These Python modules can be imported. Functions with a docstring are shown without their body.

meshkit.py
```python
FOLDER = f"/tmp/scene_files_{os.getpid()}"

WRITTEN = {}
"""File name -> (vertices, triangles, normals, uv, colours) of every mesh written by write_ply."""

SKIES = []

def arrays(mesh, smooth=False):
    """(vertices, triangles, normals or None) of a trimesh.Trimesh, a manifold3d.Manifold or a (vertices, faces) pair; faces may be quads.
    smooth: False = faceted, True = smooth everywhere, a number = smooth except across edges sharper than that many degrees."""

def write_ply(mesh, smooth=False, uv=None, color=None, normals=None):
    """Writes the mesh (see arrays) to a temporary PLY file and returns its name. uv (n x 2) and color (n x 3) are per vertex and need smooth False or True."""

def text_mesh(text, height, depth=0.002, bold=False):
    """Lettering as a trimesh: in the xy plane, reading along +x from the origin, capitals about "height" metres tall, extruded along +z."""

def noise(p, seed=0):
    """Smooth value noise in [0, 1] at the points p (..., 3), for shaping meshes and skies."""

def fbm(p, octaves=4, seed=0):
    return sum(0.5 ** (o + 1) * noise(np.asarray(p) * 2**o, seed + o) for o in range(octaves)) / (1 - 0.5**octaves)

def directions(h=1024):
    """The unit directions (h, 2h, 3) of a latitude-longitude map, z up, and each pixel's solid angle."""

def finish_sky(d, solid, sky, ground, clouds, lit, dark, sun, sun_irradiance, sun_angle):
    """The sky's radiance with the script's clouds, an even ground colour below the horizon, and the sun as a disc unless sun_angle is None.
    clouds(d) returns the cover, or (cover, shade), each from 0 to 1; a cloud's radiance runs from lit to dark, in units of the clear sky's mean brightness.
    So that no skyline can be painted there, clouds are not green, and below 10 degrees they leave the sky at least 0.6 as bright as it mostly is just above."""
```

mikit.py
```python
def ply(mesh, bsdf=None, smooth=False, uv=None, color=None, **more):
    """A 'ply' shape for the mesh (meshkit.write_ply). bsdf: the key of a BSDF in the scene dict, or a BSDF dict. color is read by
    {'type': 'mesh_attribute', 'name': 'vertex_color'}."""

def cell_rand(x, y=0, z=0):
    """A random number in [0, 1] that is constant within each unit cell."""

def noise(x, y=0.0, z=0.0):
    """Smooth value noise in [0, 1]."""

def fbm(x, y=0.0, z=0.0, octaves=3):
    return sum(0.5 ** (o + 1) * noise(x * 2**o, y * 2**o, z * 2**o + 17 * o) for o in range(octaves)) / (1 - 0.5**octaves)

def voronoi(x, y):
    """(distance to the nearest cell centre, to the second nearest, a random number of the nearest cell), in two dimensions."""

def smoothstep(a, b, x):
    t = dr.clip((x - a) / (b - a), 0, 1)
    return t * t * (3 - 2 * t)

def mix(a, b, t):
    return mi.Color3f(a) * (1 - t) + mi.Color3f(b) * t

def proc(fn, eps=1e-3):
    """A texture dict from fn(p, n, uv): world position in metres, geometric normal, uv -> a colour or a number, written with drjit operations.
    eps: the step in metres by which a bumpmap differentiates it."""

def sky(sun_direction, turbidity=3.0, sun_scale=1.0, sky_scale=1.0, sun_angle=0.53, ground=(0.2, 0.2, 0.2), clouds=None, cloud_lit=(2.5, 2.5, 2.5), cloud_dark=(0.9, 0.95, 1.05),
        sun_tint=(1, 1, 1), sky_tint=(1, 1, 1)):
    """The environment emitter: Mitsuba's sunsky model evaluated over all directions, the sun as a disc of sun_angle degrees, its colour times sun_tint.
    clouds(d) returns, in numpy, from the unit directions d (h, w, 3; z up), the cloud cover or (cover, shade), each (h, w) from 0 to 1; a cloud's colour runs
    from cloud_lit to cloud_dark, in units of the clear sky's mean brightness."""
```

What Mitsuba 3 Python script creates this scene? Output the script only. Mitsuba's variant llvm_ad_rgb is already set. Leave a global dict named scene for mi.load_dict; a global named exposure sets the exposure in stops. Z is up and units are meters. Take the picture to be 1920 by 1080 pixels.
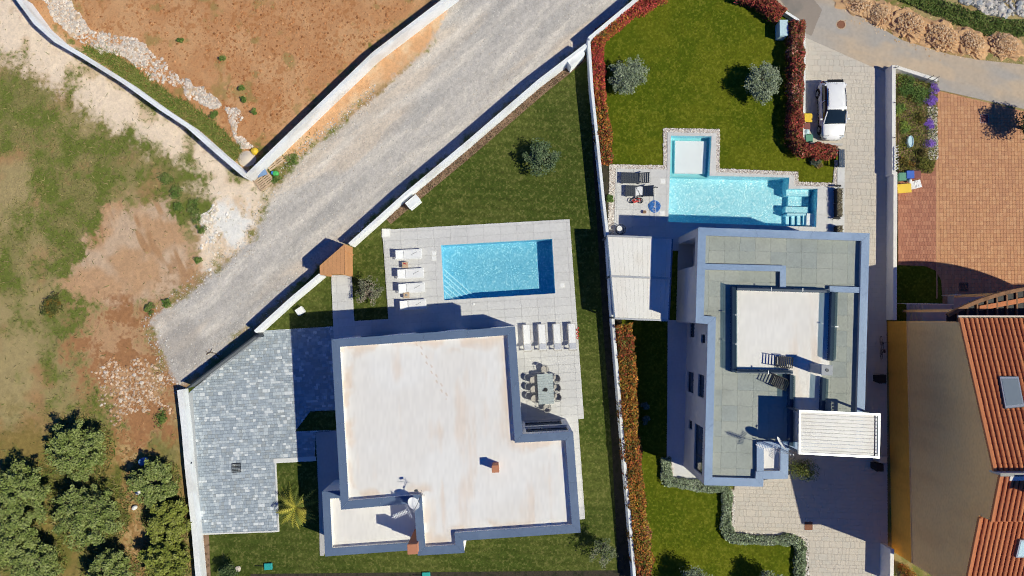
import math, random
import numpy as np
import trimesh, mitsuba as mi, drjit as dr
import mikit, meshkit
from mikit import noise, fbm, voronoi, cell_rand, smoothstep, mix
from shapely.geometry import Polygon, LineString, Point, box as sbox
from shapely.ops import unary_union
import shapely
from shapely import affinity, prepared

# ------------------------------------------------------------------ camera, sky, exposure
scene, labels = {}, {}
FPX, CAM_Z = 1352.0, 52.0                     # focal length in pixels of a 1920 wide picture, flying height
TILT = math.atan(50 / FPX)                    # the camera looks almost straight down
CT, ST = math.cos(TILT), math.sin(TILT)
T = mi.ScalarTransform4f
scene['camera'] = {'type': 'perspective', 'fov': math.degrees(2 * math.atan(960 / FPX)), 'fov_axis': 'x', 'near_clip': 0.1, 'far_clip': 2000.0,
                   'to_world': T().look_at(origin=[0, 0, CAM_Z], target=[0, ST, CAM_Z - CT], up=[0, CT, ST])}
scene['sky'] = mikit.sky([0.775, -0.287, 1.0], turbidity=2.5, sun_scale=1.0, sky_scale=0.55, sun_tint=(1.0, 1.14, 1.21), sky_tint=(0.06, 0.56, 1.38))
exposure = 1.42

RNG = np.random.default_rng(7)


def W(px, py, z=0.0):
    """World point at height z of a measured position in the survey picture."""
    a, b = (px - 960) / FPX, (540 - py) / FPX
    d = (a, b * CT + ST, b * ST - CT)
    s = (z - CAM_Z) / d[2]
    return d[0] * s, d[1] * s


def P(pts, z=0.0):
    return [W(x, y, z) for x, y in pts]


# ------------------------------------------------------------------ materials
def pr(col, rough=0.8, spec=0.3, metallic=0.0, **k):
    c = col if isinstance(col, dict) else {'type': 'rgb', 'value': list(col)}
    return {'type': 'principled', 'base_color': c, 'roughness': rough, 'specular': spec, 'metallic': metallic, **k}


def mat(name, bsdf):
    scene['mat_' + name] = {'type': 'twosided', 'bsdf': bsdf}
    return 'mat_' + name


def solid(name, col, rough=0.8, spec=0.3, metallic=0.0, **k):
    return mat(name, pr(col, rough, spec, metallic, **k))


def sdpoly(x, y, pts):
    d, s = mi.Float(1e9), mi.Float(1)
    n = len(pts)
    for i in range(n):
        (ax, ay), (bx, by) = pts[i], pts[i - 1]
        ex, ey = bx - ax, by - ay
        wx, wy = x - ax, y - ay
        t = dr.clip((wx * ex + wy * ey) / (ex * ex + ey * ey), 0, 1)
        qx, qy = wx - ex * t, wy - ey * t
        d = dr.minimum(d, qx * qx + qy * qy)
        c1, c2, c3 = y >= ay, y < by, ex * wy > ey * wx
        s = dr.select((c1 & c2 & c3) | (~c1 & ~c2 & ~c3), -s, s)
    return s * dr.sqrt(d)


ROAD_PX = [(866, -40), (1260, -70), (1105, 70), (700, 405), (470, 610), (338, 722), (318, 690), (283, 606), (330, 566), (395, 512), (470, 455), (500, 385), (560, 300), (690, 190), (800, 95)]
PLOT_PX = [(-20, -60), (250, -60), (860, -60), (640, 150), (460, 315), (300, 190), (130, 80), (40, 5)]
TRACK_PX = [(-120, -60), (20, -60), (45, 20), (180, 120), (300, 200), (455, 330), (505, 375), (480, 455), (405, 515), (385, 470), (380, 410), (400, 360), (345, 290), (225, 235), (130, 160), (50, 110), (-120, 80)]
BARE_PX = [(200, 390), (320, 378), (345, 420), (355, 450), (395, 500), (330, 565), (255, 575), (150, 585), (118, 530), (155, 470), (178, 420)]
SOIL_PX = [(150, 575), (260, 570), (335, 545), (285, 606), (320, 690), (338, 720), (325, 800), (270, 830), (200, 790), (170, 720), (135, 650)]
ORCH_PX = [(-120, 800), (100, 790), (330, 800), (370, 1200), (-120, 1200)]
PATH_PX = [(215, 790), (280, 820), (262, 940), (285, 1000), (270, 1200), (200, 1200), (235, 1030), (235, 930)]
STRIP_PX = [(880, -40), (700, 112), (600, 200), (505, 290), (515, 315), (560, 298), (690, 188), (800, 95), (905, -10)]
ROAD, PLOT, TRACK, BARE, SOIL, ORCH, OPATH, STRIP = map(P, (ROAD_PX, PLOT_PX, TRACK_PX, BARE_PX, SOIL_PX, ORCH_PX, PATH_PX, STRIP_PX))
WHITE_PATCH, END_PATCH = W(436, 418), W(335, 645)
GREENS = [W(*q) for q in ((35, 180), (230, 320), (330, 365), (150, 400), (40, 460), (30, 530), (60, 610), (80, 280), (10, 230))]


def ground_masks(p):
    x, y = mi.Float(p.x), mi.Float(p.y)
    big, mid, fine = fbm(x * 0.22 + 3, y * 0.22, 0, 4), fbm(x * 0.9, y * 0.9 + 9, 0, 4), fbm(x * 5, y * 5, 0, 3)
    rag = (mid - 0.5) * 1.6 + (fine - 0.5) * 0.9
    blob = mi.Float(0)
    for (gx, gy) in GREENS:
        blob = dr.maximum(blob, dr.exp(-(dr.square(x - gx) + dr.square(y - gy)) / 9.0))
    green = smoothstep(0.35, 0.64, big * 0.55 + mid * 0.35 + blob * 0.16 + (fine - 0.5) * 0.22)
    m = {k: smoothstep(w, -w, sdpoly(x, y, pts) + rag * a) for k, pts, w, a in
         (('road', ROAD, 0.25, 0.55), ('plot', PLOT, 0.5, 1.2), ('track', TRACK, 1.1, 2.2), ('bare', BARE, 0.5, 1.5), ('soil', SOIL, 1.2, 2.4), ('orch', ORCH, 2.0, 2.5), ('path', OPATH, 0.6, 1.5), ('strip', STRIP, 0.5, 0.9))}
    return x, y, big, mid, fine, green, m


def ground_color(p, n, uv):
    x, y, big, mid, fine, green, m = ground_masks(p)
    grain = noise(x * 17, y * 17)
    hue = fbm(x * 0.5 + 40, y * 0.5, 0, 3)
    c = mix((0.36, 0.285, 0.14), (0.37, 0.225, 0.11), smoothstep(0.42, 0.66, hue))
    c = mix(c, mix((0.22, 0.20, 0.075), (0.135, 0.165, 0.035), smoothstep(0.38, 0.68, mid + (fine - 0.5) * 0.3)), green)
    oc = mix((0.22, 0.17, 0.05), (0.13, 0.14, 0.03), smoothstep(0.4, 0.6, mid))
    c = mix(c, oc, m['orch'] * 0.85)
    c = mix(c, mix((0.34, 0.20, 0.085), (0.45, 0.30, 0.15), smoothstep(0.4, 0.65, fine)), m['path'])
    bare = mix((0.50, 0.31, 0.18), (0.55, 0.40, 0.28), smoothstep(0.4, 0.65, hue))
    bare = mix(bare, (0.40, 0.22, 0.11), smoothstep(0.56, 0.72, fbm(x * 1.2 + y * 0.6, (y - x) * 0.25, 5, 3)) * 0.8)
    c = mix(c, bare, m['bare'])
    soil = mix((0.36, 0.18, 0.085), (0.47, 0.285, 0.16), smoothstep(0.42, 0.62, mid + (fine - 0.5) * 0.5))
    c = mix(c, soil, m['soil'])
    sand = mix((0.80, 0.66, 0.52), (0.73, 0.56, 0.40), smoothstep(0.45, 0.7, mid))
    sand = mix(sand, (0.38, 0.30, 0.16), smoothstep(0.60, 0.74, fine * 0.6 + mid * 0.4) * 0.7)
    c = mix(c, sand, m['track'])
    dw = dr.sqrt(dr.square(x - WHITE_PATCH[0]) + dr.square(y - WHITE_PATCH[1]))
    c = mix(c, (0.80, 0.78, 0.74), smoothstep(2.0, 0.7, dw + (mid - 0.5) * 2.6 + (fine - 0.5) * 1.5))
    c = mix(c, mix((0.62, 0.36, 0.19), (0.66, 0.46, 0.29), smoothstep(0.4, 0.65, mid)), m['strip'])
    plot = mix((0.505, 0.26, 0.125), (0.56, 0.32, 0.165), smoothstep(0.35, 0.68, hue))
    plot = mix(plot, (0.36, 0.155, 0.06), smoothstep(0.50, 0.70, fine * 0.75 + mid * 0.25) * 0.75)
    plot = mix(plot, (0.26, 0.21, 0.07), smoothstep(0.64, 0.78, fbm(x * 0.8, y * 0.8 + 70, 0, 4)) * 0.6)
    c = mix(c, plot, m['plot'])
    u, v = x * 0.77 + y * 0.64, y * 0.77 - x * 0.64          # along and across the gravel road
    grav = mix((0.50, 0.47, 0.44), (0.60, 0.52, 0.44), smoothstep(0.42, 0.62, fbm(u * 0.13, v * 0.55 + 11, 0, 3)))
    grav = mix(grav, (0.40, 0.385, 0.37), smoothstep(0.5, 0.68, fbm(u * 0.25, v * 0.9 + 31, 0, 3)) * 0.55)
    wob = (fbm(u * 0.12, 3, 0, 2) - 0.5) * 1.6
    rut = mi.Float(0)
    for v0, wd in ((13.4, 0.42), (15.1, 0.42), (17.2, 0.38), (18.9, 0.38)):
        rut = dr.maximum(rut, dr.exp(-dr.square((v - v0 - wob) / wd)))
    grav = mix(grav, (0.66, 0.61, 0.55), rut * (0.25 + 0.55 * smoothstep(0.35, 0.6, fbm(u * 0.4, v * 2.0, 4, 3))))
    streak = fbm(u * 0.5, v * 4.0 + 60, 0, 3)
    grav = grav * (0.88 + 0.24 * streak) * (0.94 + 0.12 * grain)
    dk = dr.sqrt(dr.square(x - END_PATCH[0]) + dr.square(y - END_PATCH[1]))
    grav = mix(grav, (0.34, 0.315, 0.295), smoothstep(2.2, 1.0, dk + (mid - 0.5) * 2.5) * 0.6)
    c = mix(c, grav, m['road'])
    c = c * (0.86 + 0.28 * fine) * (0.92 + 0.16 * grain)
    return c


scene['mat_ground'] = {'type': 'twosided', 'bsdf': {'type': 'bumpmap', 'arbitrary': mikit.proc(lambda p, n, uv: fbm(p.x * 3.1, p.y * 3.1, 0, 4) * 0.06 + noise(p.x * 13, p.y * 13) * 0.010, eps=0.02),
                               'scale': 1.0, 'bsdf': pr(mikit.proc(ground_color), 0.95, 0.1)}}


def lawn_fn(a, b, c3, seed, stripe):
    def fn(p, n, uv):
        big, mid, fine = fbm(p.x * 0.28 + seed, p.y * 0.28, 0, 3), fbm(p.x * 1.6, p.y * 1.6 + seed, 0, 3), fbm(p.x * 8, p.y * 8, seed, 3)
        c = mix(a, b, smoothstep(0.35, 0.66, big * 0.6 + mid * 0.4))
        c = mix(c, c3, smoothstep(0.55, 0.75, fine) * 0.55)
        band = dr.sin(p.y * 9.5 + p.x * 0.5 + mid * 2) * stripe
        return c * (0.62 + 0.76 * fine + band)
    return mikit.proc(fn)


mat('lawn_new', pr(lawn_fn((0.062, 0.088, 0.018), (0.090, 0.110, 0.026), (0.15, 0.145, 0.048), 5, 0.09), 0.95, 0.0))
mat('lawn_lush', pr(lawn_fn((0.080, 0.112, 0.008), (0.120, 0.140, 0.011), (0.16, 0.16, 0.022), 55, 0.0), 0.95, 0.0))


def stain(base, dark, scale, amount, sy=1.0):
    return mikit.proc(lambda p, n, uv: mix(base, dark, smoothstep(0.45, 0.75, fbm(p.x * scale, p.y * scale * sy, p.z * scale, 4)) * amount) * (0.94 + 0.12 * noise(p.x * 11, p.y * 11, p.z * 11)))


mat('white_wall', pr(stain((0.79, 0.82, 0.84), (0.58, 0.55, 0.50), 0.7, 0.5), 0.85, 0.2))
mat('render_white', pr(stain((0.78, 0.76, 0.72), (0.62, 0.58, 0.52), 0.5, 0.4), 0.9, 0.2))
mat('render_grey', pr(stain((0.50, 0.49, 0.48), (0.42, 0.41, 0.40), 0.6, 0.4), 0.9, 0.2))
def rendered(base, dark):
    def fn(p, n, uv):
        streak = fbm(p.y * 1.7 + p.x, p.z * 0.22, 3, 4)
        patch = fbm(p.y * 0.35, p.z * 0.35, p.x * 0.35, 4)
        c = mix(base, dark, smoothstep(0.42, 0.72, streak * 0.55 + patch * 0.45))
        return c * (0.90 + 0.20 * noise(p.x * 9, p.y * 9, p.z * 9))
    return mikit.proc(fn)


mat('ochre_wall', pr(rendered((0.88, 0.43, 0.07), (0.78, 0.36, 0.055)), 0.9, 0.1))
mat('beige_wall', pr(rendered((0.97, 0.64, 0.29), (0.88, 0.56, 0.25)), 0.9, 0.1))


ROOF_EDGE, FOOT = [], (W(781, 640, 5.5), W(839, 748, 5.5))


def screed(p, n, uv):
    streak = fbm(p.x * 1.6 + p.y * 0.08, p.y * 0.16, 3, 4)
    spots = fbm(p.x * 0.55, p.y * 0.4, 8, 4)
    c = mix((0.735, 0.715, 0.69), (0.76, 0.75, 0.735), smoothstep(0.35, 0.6, fbm(p.x * 0.3, p.y * 0.3, 1, 3)))
    c = mix(c, (0.70, 0.55, 0.43), smoothstep(0.54, 0.74, streak * 0.62 + spots * 0.42) * 0.42)
    if ROOF_EDGE:
        d = dr.abs(sdpoly(p.x, p.y, ROOF_EDGE))
        c = mix(c, (0.66, 0.52, 0.41), smoothstep(0.75, 0.05, d + (spots - 0.5) * 1.6) * smoothstep(0.40, 0.62, fbm(p.x * 1.1, p.y * 1.1, 21, 3)) * 0.6)
    ex, ey = FOOT[1][0] - FOOT[0][0], FOOT[1][1] - FOOT[0][1]      # a trail of muddy footprints
    ln = math.hypot(ex, ey)
    s = ((p.x - FOOT[0][0]) * ex + (p.y - FOOT[0][1]) * ey) / ln
    o = ((p.y - FOOT[0][1]) * ex - (p.x - FOOT[0][0]) * ey) / ln
    k = dr.floor(s / 0.34)
    q = dr.square((s - (k + 0.5) * 0.34) / 0.13) + dr.square((o - (k - 2 * dr.floor(k / 2) - 0.5) * 0.17) / 0.055)
    c = mix(c, (0.56, 0.37, 0.25), dr.select((s > 0) & (s < ln), smoothstep(1.3, 0.5, q), 0) * 0.4)
    return c * (0.96 + 0.08 * noise(p.x * 8, p.y * 2.2))


mat('screed', pr(mikit.proc(screed), 0.9, 0.2))


def concrete(p, n, uv):
    u, v = p.x * 0.93 - p.y * 0.36, p.y * 0.93 + p.x * 0.36
    c = mix((0.47, 0.39, 0.31), (0.40, 0.37, 0.34), smoothstep(0.36, 0.64, fbm(u * 0.22, v * 0.6, 0, 4)))
    c = mix(c, (0.56, 0.43, 0.30), smoothstep(0.55, 0.75, fbm(u * 0.35 + 9, v * 0.8, 2, 4)) * 0.6)
    return c * (0.9 + 0.2 * fbm(p.x * 6, p.y * 6, 0, 3))


mat('concrete_road', pr(mikit.proc(concrete), 0.9, 0.2))
mat('asphalt', pr(stain((0.30, 0.255, 0.22), (0.20, 0.19, 0.18), 1.2, 0.8), 0.9, 0.2))
mat('mulch', pr(stain((0.26, 0.17, 0.115), (0.13, 0.085, 0.06), 5.0, 1.0), 0.95, 0.1))
mat('brick_base', pr(stain((0.30, 0.20, 0.13), (0.22, 0.15, 0.10), 2.0, 0.8), 0.95, 0.1))
TERRACE = [mat(f'porcelain_{i}', pr(stain((0.60 + d, 0.60 + d, 0.605 + d), (0.55, 0.55, 0.56), 0.45, 0.6), 0.6, 0.35)) for i, d in enumerate((0, 0.018, -0.018))]
solid('joint', (0.50, 0.50, 0.50), 0.95, 0.1)
mat('dark_soil', pr(stain((0.055, 0.048, 0.036), (0.032, 0.034, 0.022), 4.0, 1.0), 0.95, 0.1))  # soil colour taken near black so that it carries shade
solid('skylight_glass', (0.20, 0.24, 0.28), 0.12, 0.6)
solid('joint_cream', (0.46, 0.42, 0.37), 0.95, 0.1)
solid('kerb_grey', (0.38, 0.40, 0.42), 0.9, 0.2)
solid('slab_edge', (0.70, 0.70, 0.68), 0.9, 0.2)
PAVE1 = [solid(f'paver_grey_{i}', c, 0.9, 0.2) for i, c in enumerate(((0.34, 0.395, 0.45), (0.40, 0.46, 0.52), (0.49, 0.545, 0.59), (0.66, 0.70, 0.73), (0.37, 0.41, 0.44)))]
PAVE2 = [solid(f'paver_cream_{i}', c, 0.9, 0.2) for i, c in enumerate(((0.565, 0.515, 0.45), (0.58, 0.53, 0.465), (0.555, 0.515, 0.455), (0.59, 0.535, 0.465)))]
BRICKS = [solid(f'brick_{i}', c, 0.9, 0.2) for i, c in enumerate(((0.535, 0.28, 0.155), (0.55, 0.295, 0.16), (0.515, 0.265, 0.15), (0.575, 0.32, 0.18), (0.50, 0.26, 0.15)))]
BRICKR = [solid(f'brick_red_{i}', c, 0.9, 0.2) for i, c in enumerate(((0.42, 0.19, 0.125), (0.46, 0.22, 0.145), (0.38, 0.17, 0.115)))]
ROOFT = [mat(f'roof_paver_{i}', pr(stain(c, tuple(v * 0.82 for v in c), 0.8, 0.7), 0.85, 0.25)) for i, c in enumerate(((0.335, 0.365, 0.335), (0.36, 0.385, 0.35), (0.32, 0.355, 0.34)))]
TILES = [solid(f'terracotta_{i}', c, 0.85, 0.25) for i, c in enumerate(((0.50, 0.17, 0.075), (0.54, 0.20, 0.09), (0.45, 0.15, 0.07)))]
mat('tile_bed', pr(stain((0.26, 0.09, 0.045), (0.18, 0.07, 0.04), 1.5, 0.8), 0.9, 0.2))
mat('coping_metal', pr(stain((0.105, 0.155, 0.255), (0.13, 0.185, 0.29), 0.6, 0.7), 0.5, 0.4))
mat('coping_light', pr(stain((0.205, 0.30, 0.46), (0.26, 0.36, 0.52), 0.7, 0.7), 0.5, 0.4))
solid('dark_metal', (0.035, 0.045, 0.06), 0.5, 0.5)
solid('navy_metal', (0.03, 0.06, 0.115), 0.5, 0.5)
solid('gate_metal', (0.10, 0.11, 0.125), 0.5, 0.5)
solid('steel', (0.55, 0.57, 0.60), 0.35, 0.5, 0.6)
solid('white_paint', (0.80, 0.81, 0.82), 0.5, 0.4)
mat('slat_white', pr(stain((0.76, 0.75, 0.72), (0.70, 0.66, 0.60), 0.8, 0.5), 0.5, 0.4))
solid('white_fabric', (0.78, 0.79, 0.81), 0.9, 0.1)
solid('grey_fabric', (0.30, 0.31, 0.33), 0.9, 0.1)
solid('taupe', (0.44, 0.42, 0.40), 0.8, 0.2)
solid('table_top', (0.38, 0.44, 0.46), 0.5, 0.4)
solid('black', (0.012, 0.013, 0.016), 0.6, 0.4)
solid('rubber', (0.015, 0.015, 0.016), 0.9, 0.2)
solid('glass_dark', (0.012, 0.022, 0.035), 0.08, 0.6)
mat('corten', pr(stain((0.56, 0.285, 0.135), (0.47, 0.22, 0.10), 0.8, 0.8), 0.8, 0.2))
solid('chimney_clay', (0.50, 0.215, 0.125), 0.85, 0.2)
mat('pallet_wood', pr(stain((0.56, 0.42, 0.29), (0.42, 0.30, 0.20), 3.0, 0.8, 0.3), 0.85, 0.2))
mat('brown_wood', pr(stain((0.26, 0.13, 0.065), (0.16, 0.08, 0.04), 3.0, 0.8), 0.7, 0.3))
mat('bark', pr(stain((0.20, 0.155, 0.115), (0.11, 0.085, 0.065), 6.0, 1.0), 0.95, 0.1))
solid('yellow', (0.80, 0.55, 0.045), 0.5, 0.4)
solid('red', (0.55, 0.045, 0.04), 0.5, 0.4)
solid('maroon', (0.22, 0.075, 0.07), 0.6, 0.3)
solid('blue', (0.03, 0.12, 0.52), 0.5, 0.4)
solid('hose_blue', (0.04, 0.22, 0.66), 0.5, 0.4)
solid('pale_blue', (0.48, 0.66, 0.74), 0.5, 0.4)
solid('tarp_blue', (0.17, 0.27, 0.46), 0.7, 0.3)
solid('green_plastic', (0.10, 0.30, 0.20), 0.5, 0.4)
solid('bag_green', (0.06, 0.42, 0.10), 0.5, 0.4)
solid('teal', (0.03, 0.36, 0.34), 0.5, 0.4)
solid('rust_lid', (0.25, 0.115, 0.07), 0.85, 0.2)
solid('rock_pale', (0.66, 0.58, 0.50), 0.95, 0.1)
solid('rock_grey', (0.56, 0.54, 0.52), 0.95, 0.1)
solid('rock_tan', (0.56, 0.42, 0.29), 0.95, 0.1)
solid('car_paint', (0.80, 0.81, 0.83), 0.3, 0.5, 0.0, clearcoat=1.0, clearcoat_gloss=0.95)
solid('lamp_glass', (0.55, 0.58, 0.60), 0.15, 0.6)
mat('foliage', pr({'type': 'mesh_attribute', 'name': 'vertex_color'}, 0.75, 0.25))
mat('tinted', pr({'type': 'mesh_attribute', 'name': 'vertex_color'}, 0.9, 0.15))
scene['mat_water'] = {'type': 'thindielectric', 'int_ior': 1.33}
scene['mat_tint_glass'] = {'type': 'thindielectric', 'int_ior': 1.5, 'specular_transmittance': {'type': 'rgb', 'value': [0.26, 0.36, 0.40]}}


def mosaic(deep, pale, painted_glint):  # tile colours also stand in for the glitter of rippled water
    def fn(p, n, uv):
        q = 13.0
        r = cell_rand(dr.floor(p.x * q), dr.floor(p.y * q), dr.floor(p.z * q + 0.37))
        w = fbm(p.x * 2.3, p.y * 2.3, p.z, 3)
        c = mix(deep, pale, dr.clip(r * 0.8 + (w - 0.5) * 0.7 + 0.12, 0, 1))
        return mix(c, painted_glint, smoothstep(0.84, 0.97, r) * 0.8)
    return mikit.proc(fn)


mat('mosaic_blue', pr(mosaic((0.09, 0.41, 0.59), (0.23, 0.58, 0.74), (0.40, 0.76, 0.85)), 0.4, 0.4))
mat('mosaic_pale', pr(mosaic((0.22, 0.58, 0.70), (0.42, 0.78, 0.86), (0.68, 0.90, 0.92)), 0.4, 0.4))
solid('pool_step', (0.42, 0.74, 0.84), 0.5, 0.3)
solid('pool_white', (0.76, 0.80, 0.82), 0.5, 0.3)
solid('pool_teal', (0.22, 0.56, 0.60), 0.5, 0.3)

# ------------------------------------------------------------------ scene helpers
_used = set()


def uniq(key):
    if key not in _used:
        _used.add(key)
        return key
    k = 1
    while f'{key}_{k:03d}' in _used:
        k += 1
    _used.add(f'{key}_{k:03d}')
    return f'{key}_{k:03d}'


def tag(key, label, cat=None, group=None, kind=None):
    d = {'label': label}
    if cat:
        d['category'] = cat
    if group:
        d['group'] = group
    if kind:
        d['kind'] = kind
    labels[key] = d


def thing(name, label, cat, group=None, kind=None):
    key = uniq(name)
    tag(key, label, cat, group, kind)
    return key


def add(key, mesh, m, smooth=False, color=None, label=None, kind=None, to_world=None):
    """One shape entry; key is a part's full key (thing__part) or a thing's own."""
    k = uniq(key) if '__' in key else key
    m = m if m.startswith('mat_') else 'mat_' + m
    d = mikit.ply(mesh, m, smooth=smooth, color=color)
    if to_world is not None:
        d['to_world'] = to_world
    scene[k] = d
    if label or kind:
        labels[k] = {**({'label': label} if label else {}), **({'kind': kind} if kind else {})}
    return k


def one(name, mesh, m, label, cat, group=None, kind=None, **k):
    key = thing(name, label, cat, group, kind)
    return add(key, mesh, m, **k)


def cat(*ms):
    ms = [m for x in ms for m in (x if isinstance(x, (list, tuple)) else [x])]
    return trimesh.util.concatenate(ms) if len(ms) > 1 else ms[0]


def rot(mesh, rz=0, rx=0, ry=0, at=(0, 0, 0)):
    m = mesh.copy()
    for ang, ax in ((rx, [1, 0, 0]), (ry, [0, 1, 0]), (rz, [0, 0, 1])):
        if ang:
            m.apply_transform(trimesh.transformations.rotation_matrix(ang, ax))
    m.apply_translation(at)
    return m


def obox(sx, sy, sz, at=(0, 0, 0), rz=0, rx=0, ry=0, bev=0.0):
    """A box, edges chamfered by bev."""
    if bev:
        h = np.array([sx, sy, sz]) / 2
        v = [[(h[0] - bev * (a != 0)) * i, (h[1] - bev * (a != 1)) * j, (h[2] - bev * (a != 2)) * k] for a in range(3) for i in (-1, 1) for j in (-1, 1) for k in (-1, 1)]
        m = trimesh.convex.convex_hull(np.array(v))
    else:
        m = trimesh.creation.box((sx, sy, sz))
    return rot(m, rz, rx, ry, at)


def tube(p0, p1, r0, r1=None, n=8):
    r1 = r0 if r1 is None else r1
    p0, p1 = np.array(p0, float), np.array(p1, float)
    z = p1 - p0
    z = z / np.linalg.norm(z)
    x = np.cross(z, [0, 0, 1] if abs(z[2]) < 0.9 else [1, 0, 0])
    x /= np.linalg.norm(x)
    y = np.cross(z, x)
    a = np.arange(n) * 2 * math.pi / n
    ring = np.cos(a)[:, None] * x + np.sin(a)[:, None] * y
    v = np.vstack([p0 + ring * r0, p1 + ring * r1, [p0], [p1]])
    i = np.arange(n)
    j = (i + 1) % n
    f = np.vstack([np.c_[i, j, j + n], np.c_[i, j + n, i + n], np.c_[j, i, i * 0 + 2 * n], np.c_[i + n, j + n, i * 0 + 2 * n + 1]])
    return trimesh.Trimesh(v, f, process=False)


def pipe(pts, r, n=6):
    return cat([tube(a, b, r, r, n) for a, b in zip(pts[:-1], pts[1:])])


def shp(pts):
    g = pts if hasattr(pts, 'geom_type') else Polygon(pts)
    return g if g.is_valid else g.buffer(0)


def polys(g):
    return [q for q in getattr(g, 'geoms', [g]) if q.geom_type == 'Polygon' and q.area > 1e-5]


def prism(pts, z0, z1):
    out = []
    for q in polys(shp(pts)):
        m = trimesh.creation.extrude_polygon(q, z1 - z0, engine='earcut')
        m.apply_translation([0, 0, z0])
        out.append(m)
    return cat(out)


def sheet(pts, z):
    out = []
    for q in polys(shp(pts)):
        v, f = trimesh.creation.triangulate_polygon(q, engine='earcut')
        v3 = np.c_[v, np.full(len(v), z)]
        n = np.cross(v3[f[:, 1]] - v3[f[:, 0]], v3[f[:, 2]] - v3[f[:, 0]])[:, 2]
        f = np.where((n < 0)[:, None], f[:, ::-1], f)
        out.append(trimesh.Trimesh(v3, f, process=False))
    return cat(out)


def ragged(pts, step=0.35, amp=0.25, seed=1):
    """The outline with an uneven natural edge."""
    ring = Polygon(pts).exterior
    n = int(ring.length / step)
    q = np.array([ring.interpolate(i * step).coords[0] for i in range(n)])
    o = np.c_[meshkit.fbm(np.c_[q * 1.3, q[:, :1] * 0], 3, seed), meshkit.fbm(np.c_[q * 1.3, q[:, :1] * 0], 3, seed + 9)] - 0.5
    return shp(q + o * amp * 4)


def line_poly(pts, w):
    return LineString(pts).buffer(w / 2, cap_style=2, join_style=2)


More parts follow.
